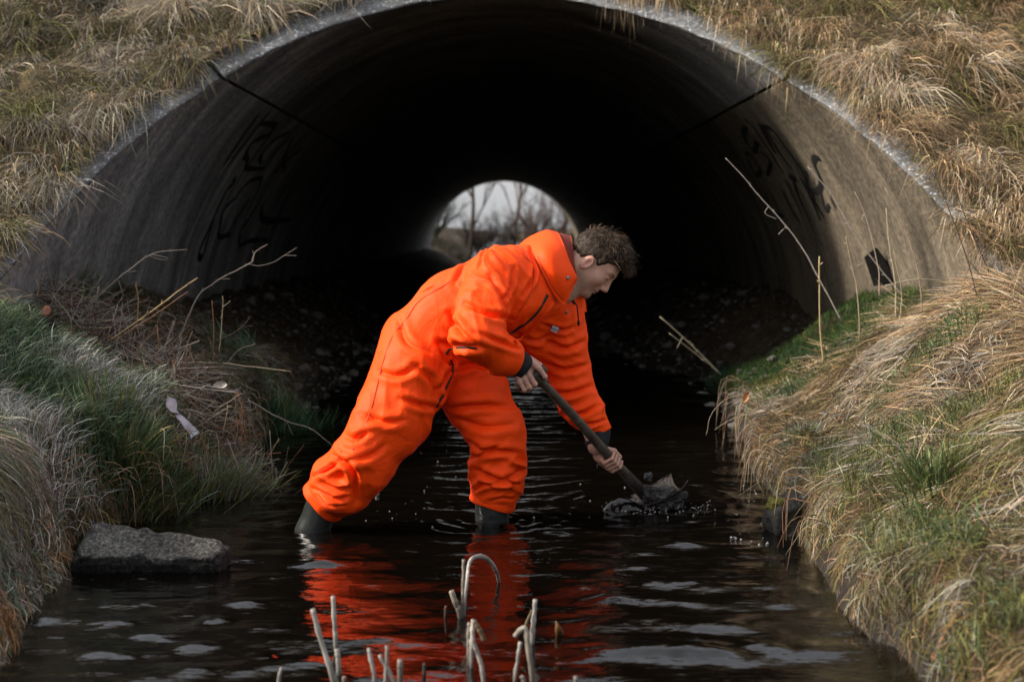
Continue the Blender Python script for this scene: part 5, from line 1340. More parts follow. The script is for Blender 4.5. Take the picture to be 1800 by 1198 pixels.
# finer gravel between them
mb = MB()
for side in (-1, 1):
    n = 2600
    y = 7.6 + 10 * RNG.random(n) ** 1.5; e = RNG.random(n) * 1.25 - 0.03
    x = np.where(side < 0, xl(y) - e, xr(y) + e); z = ground_z(x, y)
    ok = (np.hypot(x, z - ZC) < R_IN - 0.03) & ((y > 8.4) | (e < 0.3)); x, y, z = x[ok], y[ok], z[ok]; n = len(x)
    r = RNG.uniform(0.008, 0.02, n)
    oc = A([(1, 0, 0), (-1, 0, 0), (0, 1, 0), (0, -1, 0), (0, 0, 0.7), (0, 0, -0.7)])
    Vv = np.stack([x, y, z + r * 0.3], -1)[:, None, :] + oc[None] * r[:, None, None] * RNG.uniform(0.6, 1.3, (n, 6, 1))
    ft = np.array([(0, 2, 4), (2, 1, 4), (1, 3, 4), (3, 0, 4), (2, 0, 5), (1, 2, 5), (3, 1, 5), (0, 3, 5)])
    Ft = (np.arange(n)[:, None, None] * 6 + ft[None]).reshape(-1, 3)
    mb.add(Vv.reshape(-1, 3), None, Ft, col=(0.10, 0.09, 0.08))
gv = mb.build('gravel', M['stone'], smooth=False, col=True); tag(gv, 'grey gravel strewn over the tunnel banks', 'gravel', kind='stuff')

# dark board leaning at the foot of the right tunnel wall
c0 = A(P(1548, 470, 8.35)); w_ = A((0.10, 0.10, 0)); 
pl = [(1519, 452), (1538, 436), (1562, 468), (1571, 500), (1536, 503)]
Vv = np.array([W(a, b, 7.95) for a, b in pl] + [W(a, b, 7.95) + A((0.02, 0.03, 0.0)) for a, b in pl])
fq = [(0, 1, 6, 5), (1, 2, 7, 6), (2, 3, 8, 7), (3, 4, 9, 8), (4, 0, 5, 9)]
bo = obj('broken_board', Vv, [np.array(fq), np.array([(0, 4, 3, 2, 1), (5, 6, 7, 8, 9)])], M['dark'], origin=tuple(W(1548, 500, 7.95)), smooth=False)
tag(bo, 'small black broken board leaning on the right tunnel wall', 'board')

# ------------------------------------------------------------------ cut reeds standing in the water
def rp(u, v): return 480 + u / 3.103, 960 + v / 3.103
PALE_R = (0.44, 0.41, 0.37); MID_R = (0.30, 0.26, 0.21); DARK_R = (0.07, 0.055, 0.045); RUST_R = (0.14, 0.05, 0.03)
REEDS = [([(45, 660), (30, 775)], 5.5, PALE_R, 'pale reed stub, leftmost of the reeds, cut off by the lower edge'),
         ([(215, 340), (270, 540), (335, 775)], 6, PALE_R, 'tall cut reed leaning left, longest of the left cluster'),
         ([(327, 270), (336, 430), (344, 560)], 6.2, PALE_R, 'upright cut reed with whitish top behind the tall leaning one'),
         ([(348, 560), (360, 700)], 6.2, PALE_R, 'short pale reed stub in front of the whitish-topped reed'),
         ([(385, 710), (388, 790)], 6, MID_R, 'lowest stubby reed beside the tall leaning reed'),
         ([(522, 555), (560, 775)], 5.5, PALE_R, 'thin pale reed leaning right, left of the crossed pair'),
         ([(622, 540), (613, 790)], 5.5, PALE_R, 'upright reed of the crossed pair'),
         ([(580, 590), (672, 790)], 5.0, PALE_R, 'slanting reed of the crossed pair'),
         ([(693, 615), (693, 775)], 7.5, MID_R, 'thick brown-ringed reed stub right of the crossed pair'),
         ([(825, 645), (825, 700)], 4.6, DARK_R, 'short dark reed stub standing alone in the red reflection'),
         ([(1040, 70), (1036, 250), (1034, 385)], 5.0, MID_R, 'straight brown reed right behind the arched reed'),
         ([(1043, 375), (1058, 180), (1072, 85), (1110, 55), (1160, 62), (1205, 110), (1230, 180)], 5.0, PALE_R, 'pale reed arching over with its tip in the water'),
         ([(972, 240), (1000, 320), (1022, 390)], 7.0, MID_R, 'thick slanted reed stub leaning on the arched reed'),
         ([(1072, 415), (1068, 520), (1072, 640)], 6.2, MID_R, 'left reed of the middle front bundle'),
         ([(1092, 398), (1088, 470), (1082, 660)], 6.2, PALE_R, 'right reed of the middle front bundle with rounded tip'),
         ([(1100, 405), (1130, 460), (1150, 510)], 5.5, (0.16, 0.11, 0.06), 'brown bent leaf hanging from the middle front bundle'),
         ([(1083, 500), (1125, 610), (1152, 775)], 6.4, PALE_R, 'curved pale reed in front of the middle bundle'),
         ([(1430, 288), (1420, 420), (1412, 540)], 5.6, PALE_R, 'tall pale reed at the right of the right bundle'),
         ([(1412, 345), (1385, 410), (1370, 445)], 3.2, (0.14, 0.11, 0.05), 'dark leaf blade beside the tall right reed'),
         ([(1318, 490), (1345, 458), (1378, 450), (1392, 560), (1418, 775)], 6.4, MID_R, 'kinked reed bent over to the left in the right bundle'),
         ([(1347, 520), (1335, 620), (1318, 740)], 5.6, PALE_R, 'pale reed leaning right in front of the kinked one'),
         ([(1355, 705), (1372, 790)], 5.8, PALE_R, 'lowest pale stub under the right bundle'),
         ([(1652, 705), (1653, 790)], 5.8, PALE_R, 'lone pale stub right of the right bundle, cut off by the lower edge'),
         ([(945, 325), (940, 385)], 3.6, RUST_R, 'tiny rust-red stub left of the thick slanted stub')]
for pts, hw, cc, lab in REEDS:
    pp = [rp(u, v) for u, v in pts]
    base = PZ(*pp[-1], 0.0)
    if lab.startswith(('pale reed arching',)): base = PZ(*pp[0], 0.0)
    Y0 = base.y
    if 'hanging from' in lab: Y0 = PZ(*rp(1082, 660), 0.0).y - 0.01
    if 'dark leaf blade' in lab: Y0 = PZ(*rp(1412, 540), 0.0).y - 0.01
    w3 = [W(a, b, Y0) for a, b in pp]
    if 'arching' in lab: w3 = [W(a, b, Y0 + 0.36 * (i_ / (len(pp) - 1)) ** 1.3) for i_, (a, b) in enumerate(pp)]
    if 'arching' in lab: w3 = [w3[0] + A((0.0, 0, -0.28))] + w3 + [w3[-1] + A((0.006, 0, -0.06))]
    elif 'hanging' not in lab and 'leaf blade' not in lab:
        dn = nrm((w3[-1] - w3[-2])[None])[0]; w3.append(w3[-1] + dn * 0.12 + A((0, 0, -0.16)))
    r = hw * 0.88 / FPX * Y0
    pth = smooth_path(w3, 8 + 5 * len(w3))
    al_ = np.linspace(0, 1, len(pth)); nd_ = sum(np.exp(-((al_ - q_) / 0.035) ** 2) for q_ in (random.uniform(0.15, 0.3), random.uniform(0.45, 0.6)))
    V_, Q_, T_ = tube(pth, list(r * (0.9 + 0.12 * al_ + 0.22 * nd_)), 9, squash=random.uniform(0.65, 0.95))
    V_ = V_ + 0.0011 * vnoise(V_ * 120, 210)[:, None] * A((1, 1, 0))
    tint = np.tile(A(cc), (len(V_), 1)); tint *= np.interp(V_[:, 2], [0.0, 0.015, 0.07], [0.2, 0.55, 1.0])[:, None] * (0.8 + 0.3 * vnoise(V_ * 30, 211))[:, None]; tint[-2] *= 0.15  # cap centre darkened for the shade inside the hollow cut end
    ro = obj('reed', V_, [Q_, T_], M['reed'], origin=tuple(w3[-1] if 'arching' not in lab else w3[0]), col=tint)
    tag(ro, lab, 'reed', 'cut reeds in front')
# node rings on the stoutest stub and a bud floating by
bud = obj('floating_bud', *[x for x in (lambda q: (q[0], [q[1], q[2]]))(tube(smooth_path([A(PZ(985, 1118, -0.02)), W(982, 1106, PZ(985, 1118).y), W(977, 1090, PZ(985, 1118).y)], 9), [0.004, 0.011, 0.010, 0.006, 0.001], 9))], M['leaf'], origin=tuple(PZ(985, 1118)), col=None)
bud.data.color_attributes.new('tint', 'FLOAT_COLOR', 'POINT').data.foreach_set('color', np.tile([0.13, 0.06, 0.02, 1.0], len(bud.data.vertices)))
tag(bud, 'brown pointed bud poking out of the water right of the reeds', 'bud')

# ------------------------------------------------------------------ twigs and stems
def twig(name, pts, Y, r0, r1, col_, label, cat='twig', branches=(), dY=0.0, group=None, knots=True, sides=6):
    w3 = [W(a, b, Y + dY * i / max(1, len(pts) - 1)) for i, (a, b) in enumerate(pts)]
    kf = 1.0 if pts[0][0] > 1400 and cat in ('stem', 'straw') else 0.72
    r0 *= kf; r1 *= kf; col_ = tuple(min(0.6, c_ * (1.35 if kf == 1.0 and name == 'stem' else 1.0)) for c_ in col_)
    pth = smooth_path(w3, 5 * len(w3))
    pth = pth + 0.0025 * np.stack([vnoise(pth * 23, 220), vnoise(pth * 23 + 5, 221), vnoise(pth * 23 + 9, 222)], 1)
    mb = MB(); V_, Q_, T_ = tube(pth, [r0, r1], sides); mb.add(V_, Q_, T_, col=col_)
    if knots:
        for k in range(len(pth) // 3):
            i = random.randrange(1, len(pth) - 1); d = nrm(RNG.normal(0, 1, 3)[None])[0] * random.uniform(0.008, 0.022) + (pth[i] - pth[i - 1]) * 0.3
            V_, Q_, T_ = tube([pth[i], pth[i] + d], [r1 * 0.9, r1 * 0.6], 5); mb.add(V_, Q_, T_, col=col_)
    root = w3[0] if w3[0][2] < w3[-1][2] else w3[-1]
    o = mb.build(name, M['stem'], origin=tuple(root), col=True); tag(o, label, cat, group)
    for bp_ in branches:
        w4 = [W(a, b, Y + 0.01) for a, b in bp_]; V_, Q_, T_ = tube(smooth_path(w4, 4 * len(w4)), [r1 * 1.1, r1 * 0.7], 5)
        obj('side_twig', V_, [Q_, T_], M['stem'], parent=o, col=np.tile(A(col_), (len(V_), 1)))
    return o
GR = (0.24, 0.21, 0.18); YL = (0.30, 0.22, 0.11); DK = (0.06, 0.042, 0.035); RD = (0.20, 0.095, 0.05); STR = (0.36, 0.30, 0.20)
twig('branch', [(110, 605), (150, 545), (190, 505), (225, 476), (262, 449), (290, 441), (330, 438)], 6.5, 0.005, 0.002, GR, 'thin bare branch rising right from the left bank before the grey wall', 'branch', [[(262, 449), (278, 455), (294, 457)], [(225, 478), (240, 476)], [(208, 492), (214, 510), (217, 520)], [(268, 447), (290, 452), (296, 455)]])
twig('branch', [(312, 600), (330, 560), (345, 525), (365, 505), (395, 485), (440, 462), (446, 450), (452, 440), (470, 430)], 6.7, 0.006, 0.0022, GR, 'forked bare branch reaching furthest right over the dark tunnel', 'branch', [[(437, 464), (455, 467), (480, 461), (498, 450), (522, 435)], [(500, 449), (522, 449)], [(388, 490), (405, 490)], [(447, 452), (444, 440)]])
twig('stick', [(190, 600), (270, 545), (310, 515), (348, 488)], 6.3, 0.0065, 0.0048, YL, 'yellowish broken stick slanting up on the left bank', 'stick')
twig('stick', [(215, 590), (275, 552), (330, 512)], 6.28, 0.004, 0.003, RD, 'thin reddish stick lying along the yellowish one', 'stick')
twig('stick', [(288, 645), (320, 639), (370, 637), (440, 644), (512, 652)], 6.4, 0.0045, 0.003, STR, 'long pale stick lying level toward the water on the left', 'stick')
twig('stick', [(255, 660), (310, 676), (360, 684), (420, 690)], 6.05, 0.007, 0.005, GR, 'grey fallen stick on the rim of the undercut left bank', 'stick')
twig('stem', [(416, 688), (424, 712), (426, 750), (424, 792)], 6.0, 0.003, 0.002, RD, 'rust-brown broken stem hanging straight down from the left bank rim', 'stem', [[(414, 690), (416, 740), (418, 770)], [(418, 688), (430, 730), (428, 765)]])
twig('twig', [(436, 702), (480, 728), (510, 742), (545, 752), (575, 775), (588, 786)], 6.3, 0.004, 0.0015, (0.2, 0.18, 0.16), 'thin grey twig trailing over the water toward the trailing leg', 'twig', [[(505, 742), (515, 765)]])
twig('stem', [(374, 640), (376, 580), (373, 528)], 6.5, 0.0035, 0.002, RD, 'upright reddish stem left of a paler pair on the left bank', 'stem')
twig('stem', [(386, 620), (390, 570), (392, 520)], 6.55, 0.003, 0.002, STR, 'upright pale knotty stem beside the reddish one', 'stem', [[(391, 540), (406, 528)]])
twig('twig', [(380, 600), (405, 588), (425, 575), (440, 556)], 6.6, 0.0045, 0.003, DK, 'dark gnarled twig right of the upright stems', 'twig', [[(425, 575), (445, 572)]])
twig('twig', [(398, 640), (420, 615), (450, 604)], 6.6, 0.0035, 0.002, GR, 'curved grey twig above the level pale stick', 'twig')
twig('stem', [(240, 580), (243, 530), (238, 500)], 6.7, 0.005, 0.004, (0.3, 0.22, 0.11), 'short snapped yellow-brown stem before the grey tunnel wall', 'stem')
twig('twig', [(130, 562), (180, 562), (240, 560)], 6.4, 0.003, 0.002, GR, 'level grey twig between the stump and the yellowish stick', 'twig')
twig('twig', [(125, 590), (122, 555), (98, 525), (92, 520)], 6.3, 0.0025, 0.0015, STR, 'pale bent straw arching over the cut stump', 'straw')
twig('twig', [(36, 530), (35, 480)], 6.6, 0.004, 0.003, (0.2, 0.14, 0.1), 'short upright twig at the left edge above the stump', 'twig')
twig('twig', [(65, 520), (68, 505), (62, 490)], 6.3, 0.0022, 0.0015, STR, 'small pale kinked twig tip above the stump', 'twig')
twig('twig', [(425, 690), (380, 715), (330, 690), (300, 660)], 5.95, 0.003, 0.002, GR, 'thin grey twig looping under the bank rim', 'twig')
twig('twig', [(330, 720), (380, 733), (420, 740)], 5.9, 0.002, 0.0015, GR, 'thin level twig right of the plastic scrap', 'twig')
# right bank stems
twig('stem', [(1482, 568), (1440, 490), (1400, 420), (1340, 350), (1300, 303), (1275, 278)], 6.7, 0.0042, 0.0018, GR, 'longest pale bramble stem leaning left before the tunnel mouth', 'stem', [[(1365, 385), (1345, 375), (1352, 362)], [(1300, 303), (1308, 312)], [(1378, 402), (1368, 412)]])
twig('stem', [(1590, 525), (1550, 475), (1500, 410), (1470, 355), (1448, 325), (1420, 293)], 6.7, 0.0038, 0.0018, GR, 'second long stem leaning left, right of the longest', 'stem', [[(1450, 328), (1430, 302)]])
twig('stem', [(1546, 522), (1544, 470), (1532, 420), (1520, 375), (1502, 337)], 6.6, 0.0028, 0.0014, (0.3, 0.24, 0.18), 'thin curved stem before the black board', 'stem', [[(1520, 375), (1515, 385), (1522, 394)]])
twig('stem', [(1574, 560), (1574, 500), (1563, 430), (1558, 365)], 6.5, 0.003, 0.0015, STR, 'pale upright stem right of the black board', 'stem')
twig('stem', [(1447, 640), (1441, 560), (1440, 450)], 6.2, 0.0042, 0.0035, (0.28, 0.21, 0.11), 'straight cut brown stem at the left of the right bank', 'stem')
twig('stem', [(1510, 600), (1508, 520), (1496, 460), (1486, 415)], 6.4, 0.003, 0.0018, (0.26, 0.2, 0.14), 'thin brown stem left of the black board', 'stem', [[(1506, 468), (1520, 460)]])
twig('stem', [(1625, 655), (1622, 560), (1614, 480), (1590, 400), (1555, 330)], 6.2, 0.0034, 0.0016, (0.24, 0.18, 0.13), 'tall thin stem bowing left over the straw mound', 'stem')
twig('stem', [(1742, 640), (1722, 540), (1695, 440), (1665, 360), (1640, 298)], 5.8, 0.0036, 0.0016, DK, 'tall dark stem leaning left at the right edge', 'stem', [[(1700, 455), (1730, 490), (1765, 520)]])
twig('stem', [(1765, 560), (1735, 470), (1700, 390), (1680, 330)], 6.0, 0.003, 0.0015, DK, 'second dark stem behind the tall dark one', 'stem')
twig('stem', [(1752, 490), (1750, 410), (1754, 325)], 6.6, 0.0028, 0.0018, (0.3, 0.24, 0.17), 'upright brown stem before the right end of the culvert', 'stem')
twig('straw', [(1556, 502), (1590, 494), (1625, 490), (1665, 497), (1695, 515), (1712, 535)], 6.2, 0.0028, 0.0018, STR, 'pale straw arching level over the green terrace', 'straw', knots=False)
twig('straw', [(1578, 575), (1585, 520), (1570, 440)], 6.3, 0.0028, 0.0014, STR, 'pale upright straw on the crest of the straw mound', 'straw', knots=False)
twig('straw', [(1580, 570), (1610, 600), (1640, 618)], 5.9, 0.0028, 0.002, STR, 'stiff pale straw lying across the straw mound', 'straw', knots=False)
twig('stick', [(1267, 658), (1220, 610), (1160, 556)], 8.2, 0.0095, 0.006, (0.24, 0.21, 0.14), 'long pale stick leaning left at the right shore inside the tunnel', 'stick', [[(1246, 640), (1215, 615), (1176, 585)], [(1200, 592), (1190, 612)]])
twig('stem', [(1345, 700), (1310, 694), (1275, 702), (1250, 730), (1241, 765)], 6.4, 0.0022, 0.0014, STR, 'thin straw bowing out over the water at the right bank', 'straw', knots=False)
twig('stem', [(1335, 722), (1290, 735), (1256, 755)], 6.2, 0.002, 0.0014, STR, 'straight thin straw poking out below the bowed one', 'straw', knots=False)
twig('straw', [(1545, 972), (1480, 985), (1432, 1000), (1424, 1012)], 4.6, 0.002, 0.0014, STR, 'thin straw hooking down to a dead leaf by the mossy rock', 'straw', knots=False)
twig('straw', [(1530, 985), (1500, 1020), (1480, 1058)], 4.55, 0.002, 0.0014, RD, 'thin reddish straw dipping to the water right of the mossy rock', 'straw', knots=False)
twig('straw', [(1370, 830), (1330, 850), (1300, 870)], 5.4, 0.002, 0.0014, STR, 'thin straw over the water above the mossy rock', 'straw', knots=False)
# stems on the upper left slope
twig('stem', [(45, 240), (35, 170), (22, 100), (15, 0)], 7.2, 0.004, 0.002, DK, 'tall dark stem at the upper left corner of the slope', 'stem')
twig('stem', [(92, 240), (72, 170), (84, 90), (88, 0)], 7.3, 0.003, 0.0016, DK, 'thinner dark stem right of the tall one on the upper left slope', 'stem')
twig('stem', [(205, 110), (208, 80), (214, 45)], 7.9, 0.004, 0.001, (0.5, 0.44, 0.35), 'pale folded grass blade standing on the upper left slope', 'grass blade', knots=False)
twig('stem', [(278, 90), (282, 60), (283, 22)], 8.2, 0.002, 0.0012, DK, 'short dark stem high on the left slope', 'stem')

# tangle of thin dead twigs on the left bank crest
mb = MB()
for k in range(900):
    a = random.random(); px = 60 + 400 * a + random.uniform(-40, 40); py = 565 + 130 * a + random.uniform(-35, 45); Y = 6.9 - 0.9 * a + random.uniform(-0.25, 0.3)
    c = W(px, py, Y); c[2] = float(ground_z(c[0], c[1])) + random.uniform(-0.01, 0.13)
    d = nrm(A((random.gauss(0, 1), random.gauss(0, 0.6), random.gauss(0.1, 0.5)))[None])[0]; l = random.uniform(0.06, 0.22)
    pth = smooth_path([c - d * l, c + RNG.normal(0, 0.012, 3), c + d * l + RNG.normal(0, 0.03, 3)], 7)
    V_, Q_, T_ = tube(pth, [random.uniform(0.0012, 0.003), 0.001], 4)
    mb.add(V_, Q_, T_, col=random.choice((GR, GR, DK, DK, RD, STR, (0.16, 0.13, 0.10), (0.4, 0.37, 0.33))))
for k in range(200):                                     # stiffer dead shoots standing out of the tangle
    a = random.random(); c = W(70 + 370 * a + random.uniform(-30, 30), 560 + 125 * a + random.uniform(-25, 30), 6.8 - 0.8 * a + random.uniform(-0.2, 0.2)); c[2] = float(ground_z(c[0], c[1])) - 0.02
    d = nrm(A((random.gauss(0.1, 0.6), random.gauss(0, 0.4), random.uniform(0.3, 1.2)))[None])[0]; l = random.uniform(0.10, 0.30)
    pth = smooth_path([c, c + d * l * 0.5 + RNG.normal(0, 0.01, 3), c + d * l + RNG.normal(0, 0.025, 3)], 7)
    V_, Q_, T_ = tube(pth, [random.uniform(0.0018, 0.0034), 0.001], 4); mb.add(V_, Q_, T_, col=random.choice((GR, DK, RD, STR, (0.42, 0.38, 0.33))))
for k in range(160):                                     # roots and stalks hanging from the undercut edges
    side = random.choice((-1, 1)); y = random.uniform(4.4, 7.6); x = (xl(y) - 0.05) if side < 0 else (xr(y) + 0.05)
    z = random.uniform(0.12, 0.3); l = random.uniform(0.08, 0.25)
    c = A((x, y, z)); pth = smooth_path([c, c + A((-side * l * 0.45, random.gauss(0, 0.05), random.uniform(-0.02, 0.03))), c + A((-side * l * 0.6, random.gauss(0, 0.08), -l * 0.75))], 7)
    V_, Q_, T_ = tube(pth, [0.0016, 0.0009], 4); mb.add(V_, Q_, T_, col=random.choice((RD, GR, STR, (0.2, 0.13, 0.07))))
bw = mb.build('brushwood', M['stem'], col=True); tag(bw, 'tangle of thin dead twigs and roots along the bank edges', 'brushwood', kind='stuff')

# cut stump with orange-brown face
st = empty('cut_stump', tuple(W(92, 605, 5.85)))
tag(st, 'dark cut stump with an orange-brown sawn face on the left bank', 'stump')
sp = smooth_path([W(98, 640, 5.88), W(90, 585, 5.85), W(83, 546, 5.82)], 8)
V_, Q_, T_ = tube(sp, [0.028, 0.024, 0.022], 14); V_ = V_ + 0.003 * vnoise(V_ * 50, 230)[:, None] * A((1, 1, 0.2))
mb = MB(); mb.add(V_, Q_, T_); mb.build('stem', M['dark'], parent=st)
M['cutwood'] = mat('sawn_wood', noise_cols=[(0.3, (0.05, 0.017, 0.010)), (0.7, (0.13, 0.045, 0.022))], scale=60, rough=0.8)
ax_ = nrm((A((0.12, -0.85, 0.5)))[None])[0]; c = W(82, 545, 5.80)
u_ = nrm(np.cross(ax_, A((0, 0, 1)))[None])[0]; v_ = np.cross(u_, ax_); a = np.arange(16) * 2 * np.pi / 16
ringp = c + (np.cos(a)[:, None] * u_ * 0.016 + np.sin(a)[:, None] * v_ * 0.023)
Vv = np.concatenate([ringp - ax_ * 0.03, ringp, (c + ax_ * 0.001)[None]])
Qc = [(k, (k + 1) % 16, 16 + (k + 1) % 16, 16 + k) for k in range(16)]; Tc = [(16 + k, 16 + (k + 1) % 16, 32) for k in range(16)]
obj('cut_face', Vv, [np.array(Qc), np.array(Tc)], M['cutwood'], parent=st, smooth=False)

# torn plastic scraps
def scrap(rows, Y, label):
    G = spline_grid([[W(a, b, Y + c) for a, b, c in r] for r in rows], 12, 8)
    G = G + 0.004 * np.stack([vnoise(G.reshape(-1, 3) * 40, 240).reshape(G.shape[:2])] * 3, -1)
    V2, F2 = band(G, 0.0015); o = obj('plastic_scrap', V2, F2, M['plastic'], origin=tuple(G[-1, -1])); tag(o, label, 'litter', 'torn plastic on the left bank')
scrap([[(293, 696, 0.0), (308, 700, 0.02)], [(294, 712, -0.02), (312, 714, 0.01)], [(302, 722, -0.02), (314, 728, 0.0)]], 5.72, 'upper pale scrap of torn plastic on the left bank')
scrap([[(309, 728, 0.0), (318, 726, 0.02)], [(322, 748, -0.02), (334, 742, 0.01)], [(332, 760, -0.01), (340, 750, 0.0)], [(336, 770, -0.03), (352, 758, 0.0)]], 5.68, 'lower twisted strip of torn plastic pointing to the water')

# dead leaves
def leaf(px, py, Y, s, colr, label, rot=0.0, z=None):
    c = W(px, py, Y)
    t_ = np.linspace(-1, 1, 9); G = np.zeros((9, 5, 3))
    for i in range(9):
        w_ = 0.45 * (1 - t_[i] ** 2) ** 0.7 + 0.02
        for j in range(5):
            v = (j - 2) / 2
            l3 = A((t_[i], v * w_, 0.12 * v * v + 0.2 * t_[i] ** 2 + 0.05 * math.sin(6 * t_[i] + 3 * v))) * s
            x_ = l3[0] * math.cos(rot) - l3[1] * math.sin(rot); z_ = l3[0] * math.sin(rot) + l3[1] * math.cos(rot)
            G[i, j] = c + A((x_, -l3[2], z_))
    V2, F2 = band(G, 0.001); o = obj('dead_leaf', V2, F2, M['leaf'], origin=tuple(c), col=np.tile(A(colr), (len(V2), 1))); tag(o, label, 'leaf', 'dead leaves')
leaf(1311, 697, 6.35, 0.028, (0.5, 0.25, 0.11), 'orange-brown dead leaf caught on the bowed straw', 1.2)
leaf(1415, 1010, 4.52, 0.03, (0.22, 0.11, 0.06), 'brown dead leaf at the water right of the mossy rock', 1.4)
leaf(1570, 890, 4.6, 0.028, (0.46, 0.3, 0.2), 'pinkish dead leaf in the near right grass', 0.5)
leaf(1448, 933, 4.75, 0.022, (0.34, 0.2, 0.13), 'small brown dead leaf on the mossy rock edge', 0.9)
leaf(1672, 550, 5.9, 0.03, (0.55, 0.48, 0.38), 'pale dead leaf on the straw mound', -0.6)
leaf(388, 676, 6.0, 0.03, (0.5, 0.47, 0.42), 'pale curled leaf on the fallen grey stick', 0.1)

# ------------------------------------------------------------------ splash and bubbles
gm_ = bpy.data.materials.new('bubble_film'); gm_.use_nodes = True
b_ = gm_.node_tree.nodes['Principled BSDF']; b_.inputs['Base Color'].default_value = (0.9, 0.92, 0.95, 1); b_.inputs['Roughness'].default_value = 0.05
b_.inputs['Transmission Weight'].default_value = 0.75; b_.inputs['IOR'].default_value = 1.33
M['foam'] = gm_
def domes(items, name, label, cat):
    mb = MB(); n_p = 8
    for (c, r, hz) in items:
        Vv = [A(c) + A((0, 0, r * hz))]
        for t_ in (0.6, 1.1, 1.57, 2.2):
            for k in range(n_p):
                a = k * 2 * math.pi / n_p; Vv.append(A(c) + A((r * math.sin(t_) * math.cos(a), r * math.sin(t_) * math.sin(a), r * hz * math.cos(t_))))
        Tt = [(0, 1 + k, 1 + (k + 1) % n_p) for k in range(n_p)]
        Qq = [(1 + i * n_p + k, 1 + (i + 1) * n_p + k, 1 + (i + 1) * n_p + (k + 1) % n_p, 1 + i * n_p + (k + 1) % n_p) for i in range(3) for k in range(n_p)]
        mb.add(np.array(Vv), Qq, Tt)
    o = mb.build(name, M['foam']); tag(o, label, cat, kind='stuff'); return o
it = []
for k in range(55):
    px = random.gauss(880, 220); py = random.choice((random.uniform(790, 960), random.uniform(840, 930)))
    c = PZ(px, py)
    if xl(c.y) + 0.1 < c.x < xr(c.y) - 0.05: it.append(((c.x, c.y, 0.001), random.choice((0.0016, 0.002, 0.0028, 0.004)), 0.8))
for k in range(30):
    c = PZ(random.uniform(1280, 1350), random.uniform(850, 960))
    if c.x < xr(c.y) - 0.01: it.append(((c.x, c.y, 0.001), random.choice((0.002, 0.003, 0.0045)), 0.8))
it += [((PZ(663, 870).x, PZ(663, 870).y, 0.004), 0.009, 1.0)]
domes(it, 'bubbles', 'small bubbles drifting on the dark water around the person', 'bubbles')
it = []
for k in range(190):
    a = random.uniform(0, 6.28); rr_ = abs(random.gauss(0.11, 0.05)); z_ = max(0.0, random.gauss(0.0, 0.012))
    it.append(((SH_END[0] + 0.07 + 1.35 * rr_ * math.cos(a), SH_END[1] + rr_ * math.sin(a) - 0.03, z_), random.choice((0.001, 0.0014, 0.0018, 0.0024, 0.0034)), 1.0))
domes(it, 'splash_drops', 'bright drops and froth splashing round the shovel blade', 'splash')
# sheet of water pushed up beside the socket and trailing off the blade
G = []
for u in np.linspace(0, 1, 26):
    row = []
    for v in np.linspace(0, 1, 12):
        x_ = SH_END[0] - 0.16 + 0.15 * u; y_ = SH_END[1] - 0.07 + 0.10 * v
        z_ = 0.045 * math.sin(math.pi * v) * math.sin(math.pi * u * 0.75 + 0.4) - 0.006 + 0.004 * float(n2(x_, y_, 70, 3)) + 0.003 * float(n2(x_, y_, 130, 4))
        row.append(A((x_, y_, z_)))
    G.append(row)
sw = obj('splash_wave', np.array(G).reshape(-1, 3), grid_faces(26, 12), wm, origin=(SH_END[0] - 0.1, SH_END[1], 0)); tag(sw, 'hump of clear water pushed up left of the shovel blade', 'wave', kind='thing')

# ------------------------------------------------------------------ trees and shrubs beyond the far end
def bare_tree(x, y, h, r, col_, label, seed, name='bare_tree', cat='tree', spread=0.5, depth=4, lean=0.0, multi=1, nch=3):
    rs = random.Random(seed); z0 = float(ground_z(x, y)) - 0.1
    root = empty(name, (x, y, z0)); tag(root, label, cat, 'trees beyond the far end of the tunnel')
    tr = MB(); cw_ = MB()
    def grow(p, d, l, rad, lev):
        pts = [p]; dd = d.copy()
        for _ in range(4):
            dd = dd + A((rs.gauss(0, 0.10), rs.gauss(0, 0.10), rs.gauss(0.02, 0.06))); dd /= np.linalg.norm(dd); pts.append(pts[-1] + dd * l / 4)
        V_, Q_, T_ = tube(np.array(pts), [rad, rad * 0.6], 7 if lev == 0 else 4, cap=False)
        (tr if lev == 0 else cw_).add(V_, Q_, None, col=col_)
        if lev < depth:
            for k in range(nch + (2 if lev == 0 else 0)):
                t_ = rs.uniform(0.3, 1.0) if lev else rs.uniform(0.25, 1.0)
                i = min(3, int(t_ * 4)); b0 = pts[i] + (pts[i + 1] - pts[i]) * (t_ * 4 - i)
                nd = dd + spread * A((rs.gauss(0, 1), rs.gauss(0, 0.8), rs.gauss(0.25, 0.5))); nd /= np.linalg.norm(nd)
                grow(b0, nd, l * rs.uniform(0.5, 0.75), rad * rs.uniform(0.4, 0.6), lev + 1)
    for k in range(multi):
        d0 = A((lean + (rs.gauss(0, 0.35) if multi > 1 else 0), rs.gauss(0, 0.2) if multi > 1 else 0, 1.0)); d0 /= np.linalg.norm(d0)
        grow(A((x + (rs.gauss(0, 0.15) if multi > 1 else 0), y, z0)), d0, h * (0.6 if multi == 1 else 0.55), r, 0)
    tr.build('trunk', M['twigs'], parent=root, col=True); cw_.build('crown', M['twigs'], parent=root, col=True)
DKB = (0.035, 0.028, 0.022); RDB = (0.07, 0.042, 0.032); GNB = (0.03, 0.036, 0.022)
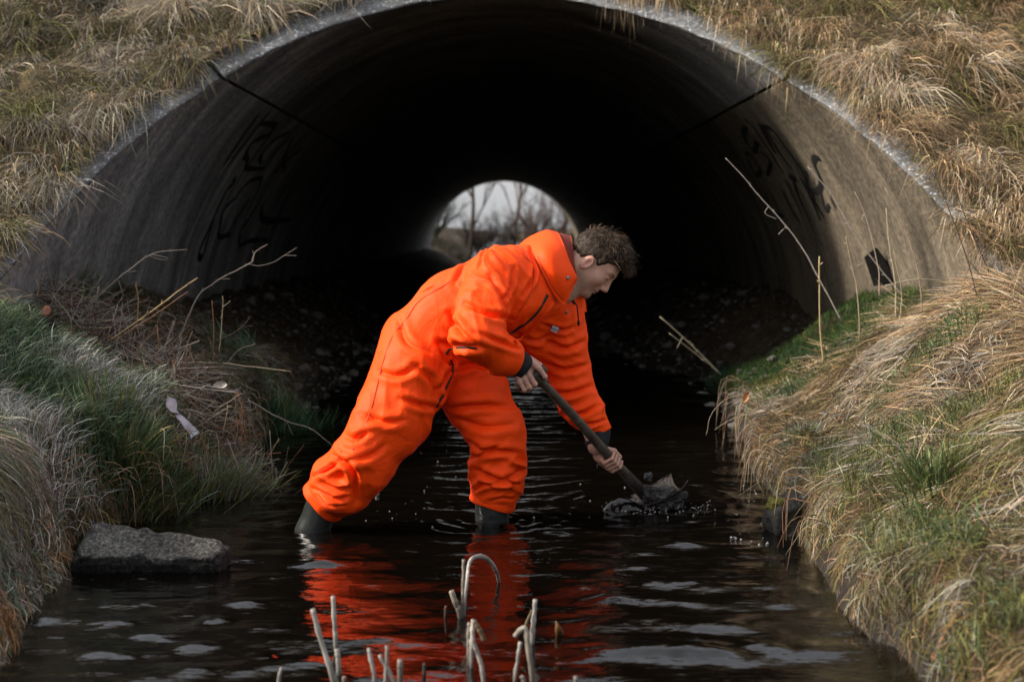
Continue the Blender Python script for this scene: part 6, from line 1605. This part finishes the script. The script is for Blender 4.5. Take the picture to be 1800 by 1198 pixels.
bare_tree(-1.35, 55, 7.5, 0.085, DKB, 'slim dark tree left of centre beyond the far opening', 1, depth=4, spread=0.45)
bare_tree(2.4, 60, 7.0, 0.09, RDB, 'reddish bare tree at the right beyond the far opening', 2, depth=4, spread=0.6)
bare_tree(-3.6, 62, 8.0, 0.10, DKB, 'bare tree at the left beyond the far opening', 3, depth=4, spread=0.6)
bare_tree(0.6, 74, 6.5, 0.09, RDB, 'pale distant tree in the glare beyond the far opening', 4, depth=4, spread=0.6)
SHR = [(-2.6, 52, 1.7, GNB, 'dark shrub at the left bank beyond the far opening'), (-1.0, 58, 1.5, DKB, 'dark shrub left of the stream beyond the far opening'), (0.3, 62, 1.6, DKB, 'low dark shrub in the middle beyond the far opening'),
       (1.5, 57, 1.8, RDB, 'reddish shrub right of the stream beyond the far opening'), (2.7, 53, 2.1, RDB, 'tall reddish shrub at the right beyond the far opening'), (-3.4, 57, 2.2, GNB, 'tall dark shrub at the far left beyond the opening'), (3.6, 60, 2.4, GNB, 'dark green shrub at the far right beyond the opening')]
for i, (x, y, h, c, lab) in enumerate(SHR):
    bare_tree(x, y, h * 1.5, 0.03, c, lab, 20 + i, name='shrub', cat='shrub', spread=0.7, depth=3, multi=9, nch=4)

n = 9000
x = RNG.uniform(-6, 6, n); y = RNG.uniform(44.5, 64, n); z = ground_z(x, y); ok = z > 0.02; x, y, z = x[ok], y[ok], z[ok]; n = len(x)
hgt = RNG.uniform(0.25, 0.8, n) * (0.6 + 0.4 * n2(x, y, 0.6, 301))  # undergrowth added and coloured dark so the far banks look backlit
grass('undergrowth', np.stack([x, y, z], -1), np.tile(A((0, -1, 0.2)), (n, 1)), np.stack([RNG.normal(0, 0.5, n), RNG.normal(0, 0.3, n), np.ones(n)], -1), hgt, hgt * 0.2, hgt * 0.2, RNG.uniform(0.012, 0.03, n), palette(n, [(0.02, 0.018, 0.012), (0.028, 0.03, 0.016), (0.045, 0.03, 0.02)], [1, 1, 1]), 'undergrowth coloured dark as if backlit on the banks beyond the far opening', cat='undergrowth', seg=4)
